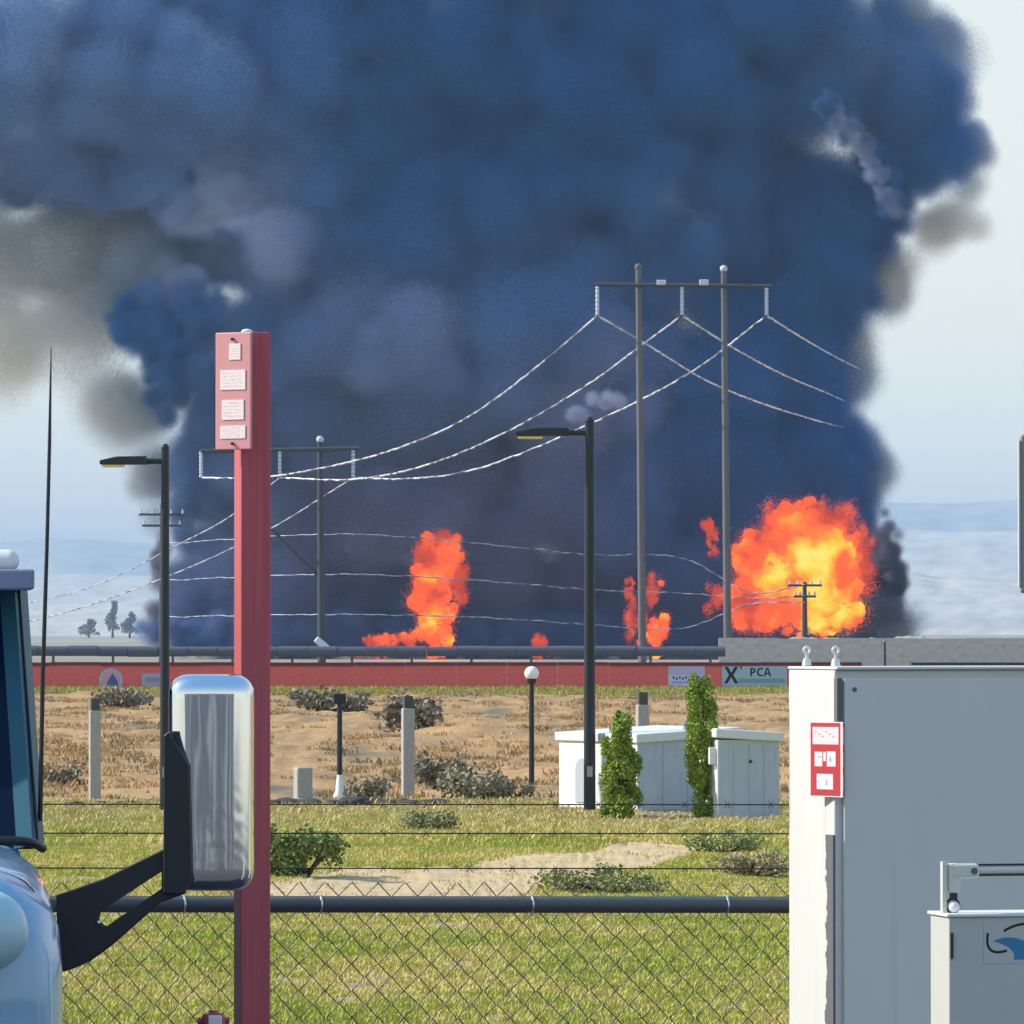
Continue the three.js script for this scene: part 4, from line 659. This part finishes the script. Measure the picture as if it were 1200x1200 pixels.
// ---------------------------------------------------------------- near: truck
{
  const blue = mat(C(0.20, 0.39, 0.57), 0.32, 0.1, { clearcoat: 0.8, clearcoatRoughness: 0.08 }), teal = mat(C(0.03, 0.11, 0.15), 0.45, 0.0, { specularIntensity: 0.35 }), glass = mat(C(0.004, 0.012, 0.030), 0.25, 0, { specularIntensity: 0.25 }), whiteP = mat(C(0.72, 0.71, 0.70), 0.4), black = mat(C(0.012, 0.014, 0.018), 0.45), chrome = mat(C(0.78, 0.79, 0.8), 0.09, 1), rubber = mat(C(0.02, 0.02, 0.02), 0.9), visorM = mat(C(0.20, 0.23, 0.32), 0.5);
  const d = 14.5, base = V(-1.15, 0, -14.3), t = thing('truck', 'light blue truck facing the camera at the left edge', 'truck', base);
  const X = (px, dd = d) => (px - 600) / F * dd, Y = (py, dd = d) => at(0, py, dd).y, L = -3.3;
  const slab = (xr, y0, y1, z0, z1, r, xl = L) => { const g = box(xr - xl, y1 - y0, z1 - z0, (xr + xl) / 2, (y0 + y1) / 2, (z0 + z1) / 2, r), v = g.attributes.position; for (let i = 0; i < v.count; i++) v.setX(i, v.getX(i) - (z1 - v.getZ(i)) * 0.1); return g; };
  wpart(t, 'cab', slab(X(46, 15.2), 0.7, Y(985, 14.9), -16.6, -14.75, 0.06), blue);
  wpart(t, 'cab_back', slab(X(24, 15.6), Y(990, 14.9), Y(672, 15.4), -16.6, -15.35, 0.05), teal);
  // sloping windscreen with pillar
  const quad = (a, b, c, e, th) => { const g = new THREE.BufferGeometry(), n = b.clone().sub(a).cross(e.clone().sub(a)).normalize().multiplyScalar(th), P = [a, b, c, e], Q = P.map((p) => p.clone().sub(n)), f = [], tri = (...v) => v.forEach((p) => f.push(p.x, p.y, p.z)); tri(P[0], P[1], P[2]); tri(P[0], P[2], P[3]); tri(Q[0], Q[2], Q[1]); tri(Q[0], Q[3], Q[2]); for (let i = 0; i < 4; i++) { const j = (i + 1) % 4; tri(P[i], Q[i], Q[j]); tri(P[i], Q[j], P[j]); } g.setAttribute('position', new THREE.Float32BufferAttribute(f, 3)); g.computeVertexNormals(); return g; };
  const yb = 990, yt = 688, db = 14.78, dt = 15.25;
  wpart(t, 'windscreen', quad(V(L, at(0, yb, db).y, -db), at(38, yb, db), at(17, yt, dt), V(L, at(0, yt, dt).y, -dt), 0.02), glass);
  wpart(t, 'windscreen_pillar', quad(at(38, yb, db - 0.012), at(52, yb, db + 0.12), at(32, yt, dt + 0.12), at(17, yt, dt - 0.012), 0.05), teal);
  wpart(t, 'window_seal', [rod(at(44, 985, db + 0.03), at(22, 690, dt + 0.02), 0.004, 0.004)], black);
  // roof and visor
  wpart(t, 'roof', slab(X(36, 15.5), Y(672, 15.4), Y(646, 15.5), -16.6, -15.15, 0.055), whiteP);
  wpart(t, 'sun_visor', slab(X(43, 15.05), Y(691, 15), Y(667, 15), -15.3, -14.98, 0.008), visorM);
  // bonnet and wing: rounded shells
  const shell = (cx, cy, cz, rx, ry, rz, p = 2.6) => { const g = new THREE.SphereGeometry(1, 48, 32), v = g.attributes.position; for (let i = 0; i < v.count; i++) { const q = V(v.getX(i), v.getY(i), v.getZ(i)), k = Math.pow(Math.abs(q.x) ** p + Math.abs(q.y) ** p + Math.abs(q.z) ** p, -1 / p); v.setXYZ(i, cx + q.x * k * rx, cy + q.y * k * ry, cz + q.z * k * rz * (1 + 0.012 * noise(q.x * 5, q.y * 9, 3) + 0.006 * noise(q.x * 16, q.y * 22, 7))); if (p > 2.5) v.setX(i, v.getX(i) - (-13.3 - v.getZ(i)) * 0.1); } g.computeVertexNormals(); return g; };
  const bx = X(77, 13.3); wpart(t, 'bonnet', shell(bx - 0.95, 1.16, -14.0, 0.95, Y(984, 14.2) - 1.16, 0.95, 9), blue);
  wpart(t, 'wing', shell(X(76, 13.3) - 0.30, 1.02, -13.75, 0.30, Y(1105, 13.6) - 1.02, 0.75, 3.0), blue);
  wpart(t, 'reflection_bulge', shell(X(-42, 13.0), Y(1092, 13.0), -13.05, 0.14, 0.10, 0.10, 2.2), mat(C(0.38, 0.58, 0.65), 0.4, 0.0, { clearcoat: 0.6, clearcoatRoughness: 0.15 }));  // bulge in paler paint, added for the reflection in the bonnet crest
  wpart(t, 'highlight_strip', [tube([at(-30, 1018, 13.05), at(5, 1022, 13.03), at(25, 1030, 13.05), at(40, 1044, 13.12)], 0.0035, 24, 8)], chrome);  // chrome line added to draw the highlight along the bonnet
  parts(t, 'grille_bar', [0, 1, 2, 3, 4, 5].map((i) => box(1.3, 0.03, 0.04, -2.1, 0.75 + i * 0.1, -13.02)), chrome, true);
  wpart(t, 'cowl_vent', [tube([at(-60, 986, 14.62), at(0, 985, 14.6), at(34, 987, 14.62), at(50, 994, 14.7)], 0.012, 24, 8)], black);
  wpart(t, 'bumper', slab(-1.06, 0.42, 0.66, -13.2, -12.9, 0.05), chrome);
  for (const x of [-1.32, -3.0]) for (const z of [-13.75, -16.2]) { const g = new THREE.CylinderGeometry(0.45, 0.45, 0.26, 28); g.rotateZ(Math.PI / 2); g.translate(x, 0.45, z); const w = wpart(t, 'wheel', g, rubber), r = new THREE.CylinderGeometry(0.25, 0.25, 0.27, 20); r.rotateZ(Math.PI / 2); r.translate(x - base.x, 0.45, z - base.z); part(w, 'rim', r, chrome); }
  for (const x of [-1.25, -3.05]) { const g = new THREE.SphereGeometry(0.09, 20, 14); g.scale(1, 1, 0.5); g.translate(x, 0.95, -13.02); wpart(t, 'headlight', g, mat(C(0.7, 0.75, 0.78), 0.08, 0, { clearcoat: 1 })); }
  // mirror on its forked arm
  const dm = 14.2, O = at(600, HORIZON, dm), sh = new THREE.Shape(), P2 = (x, y) => { const q = at(x, y, dm); return [q.x, q.y]; };
  sh.moveTo(...P2(68, 1050)); sh.lineTo(...P2(122, 1031)); sh.lineTo(...P2(205, 990)); sh.lineTo(...P2(216, 1046)); sh.lineTo(...P2(188, 1056)); sh.lineTo(...P2(136, 1102)); sh.bezierCurveTo(...P2(112, 1122), ...P2(96, 1132), ...P2(70, 1138)); sh.closePath();
  const hole = new THREE.Path(); hole.moveTo(...P2(118, 1068)); hole.lineTo(...P2(190, 1021)); hole.lineTo(...P2(190, 1041)); hole.lineTo(...P2(124, 1086)); hole.quadraticCurveTo(...P2(111, 1082), ...P2(118, 1068)); sh.holes.push(hole);
  const ag = new THREE.ExtrudeGeometry(sh, { depth: 0.05, bevelEnabled: true, bevelSize: 0.003, bevelThickness: 0.004, bevelSegments: 2 }); ag.translate(0, 0, -dm - 0.03); const arm = wpart(t, 'mirror_arm', ag, black);
  const mc = at(247, 917, dm), sx = 99 * M(dm), sy = 254 * M(dm);
  const hg = new THREE.BufferGeometry(); {
    const nu = 96, nv = 90, ps = [], id = [], hx = sx / 2, hy = sy / 2;
    for (let i = 0; i <= nv; i++) for (let j = 0; j <= nu; j++) {
      const v = -1 + 2 * i / nv, yy = Math.sign(v) * (1 - Math.pow(1 - Math.abs(v), 1.8)), e = Math.max(0, (Math.abs(yy) - 0.80) / 0.20), sc = Math.pow(Math.max(0, 1 - Math.pow(e, 2.4)), 1 / 2.4), a = j / nu * 2 * Math.PI, ca = Math.cos(a), sa = Math.sin(a), k = Math.pow(Math.abs(ca) ** 4.2 + Math.abs(sa) ** 2.6, -1 / 3.2);
      const w = 1 + 0.006 * noise(ca * 6, yy * 1.1, 3) + 0.0022 * noise(ca * 16, yy * 2.2, 9) + 0.0020 * noise(ca * 11, yy * 11, 5) * smooth(0.35 - yy, 0, 0.8);
      ps.push(mc.x + ca * k * hx * (0.45 + 0.55 * sc) * Math.min(1, sc * 6), mc.y + yy * hy, -dm - 0.03 + sa * k * 0.085 * (0.3 + 0.7 * sc) * w * Math.min(1, sc * 6));
    }
    for (let i = 0; i < nv; i++) for (let j = 0; j < nu; j++) { const a = i * (nu + 1) + j; id.push(a, a + nu + 2, a + 1, a, a + nu + 1, a + nu + 2); }
    hg.setAttribute('position', new THREE.Float32BufferAttribute(ps, 3)); hg.setIndex(id); hg.computeVertexNormals();
  }
  const mh = wpart(t, 'mirror_shell', hg, chrome);
  const bk = new THREE.Shape(); bk.moveTo(...P2(195, 862)); bk.lineTo(...P2(199, 858)); bk.lineTo(...P2(222, 896)); bk.lineTo(...P2(226, 1036)); bk.lineTo(...P2(214, 1046)); bk.lineTo(...P2(194, 1044)); bk.closePath(); const bg = new THREE.ExtrudeGeometry(bk, { depth: 0.06, bevelEnabled: true, bevelSize: 0.002, bevelThickness: 0.003, bevelSegments: 1 }); bg.translate(0, 0, -dm + 0.005); wpart(t, 'mirror_bracket', bg, black);
  wpart(t, 'mirror_glass', box(sx * 0.9, sy * 0.9, 0.01, mc.x, mc.y, -dm - 0.118, 0.004), glass);
  const bolt = new THREE.SphereGeometry(0.006, 10, 8); bolt.translate(...at(116, 1081, dm - 0.03).toArray()); wpart(t, 'arm_bolt', bolt, chrome);
  // whip antenna
  const ant = []; const ap = [[47, 962, 0.0062], [50, 800, 0.0056], [55, 640, 0.005], [58, 520, 0.0046], [59, 460, 0.0030], [60, 407, 0.0012]]; for (let i = 0; i < 5; i++) ant.push(rod(at(ap[i][0], ap[i][1], 14.9), at(ap[i + 1][0], ap[i + 1][1], 14.9), ap[i][2], ap[i + 1][2], 8)); wpart(t, 'antenna', ant, black);
}
// ---------------------------------------------------------------- behind the camera: unseen building added to put streaks in the chrome
{
  const t = thing('added_warehouse', 'pale metal building with dark doors, added for streaks in the chrome mirror shell', 'added_warehouse', V(-4, 0, 24)), wm = mat(C(0.62, 0.62, 0.60), 0.7), dm = mat(C(0.28, 0.29, 0.30), 0.6), rf = mat(C(0.33, 0.20, 0.17), 0.7);
  part(t, 'wall', box(46, 5.2, 10, 0, 2.6, 5), wm); part(t, 'roof', box(47, 0.5, 11, 0, 5.45, 5), rf);
  for (let i = 0; i < 7; i++) part(t, 'door', box(3.1, 3.6, 0.1, -19.5 + i * 6.3, 1.8, -0.06), dm);
  for (let i = 0; i < 6; i++) part(t, 'downpipe', cyl(0.12, 0.12, 5.1, -16.3 + i * 6.3, 0, -0.15, 8), wm);
}
renderer.render(scene, camera);
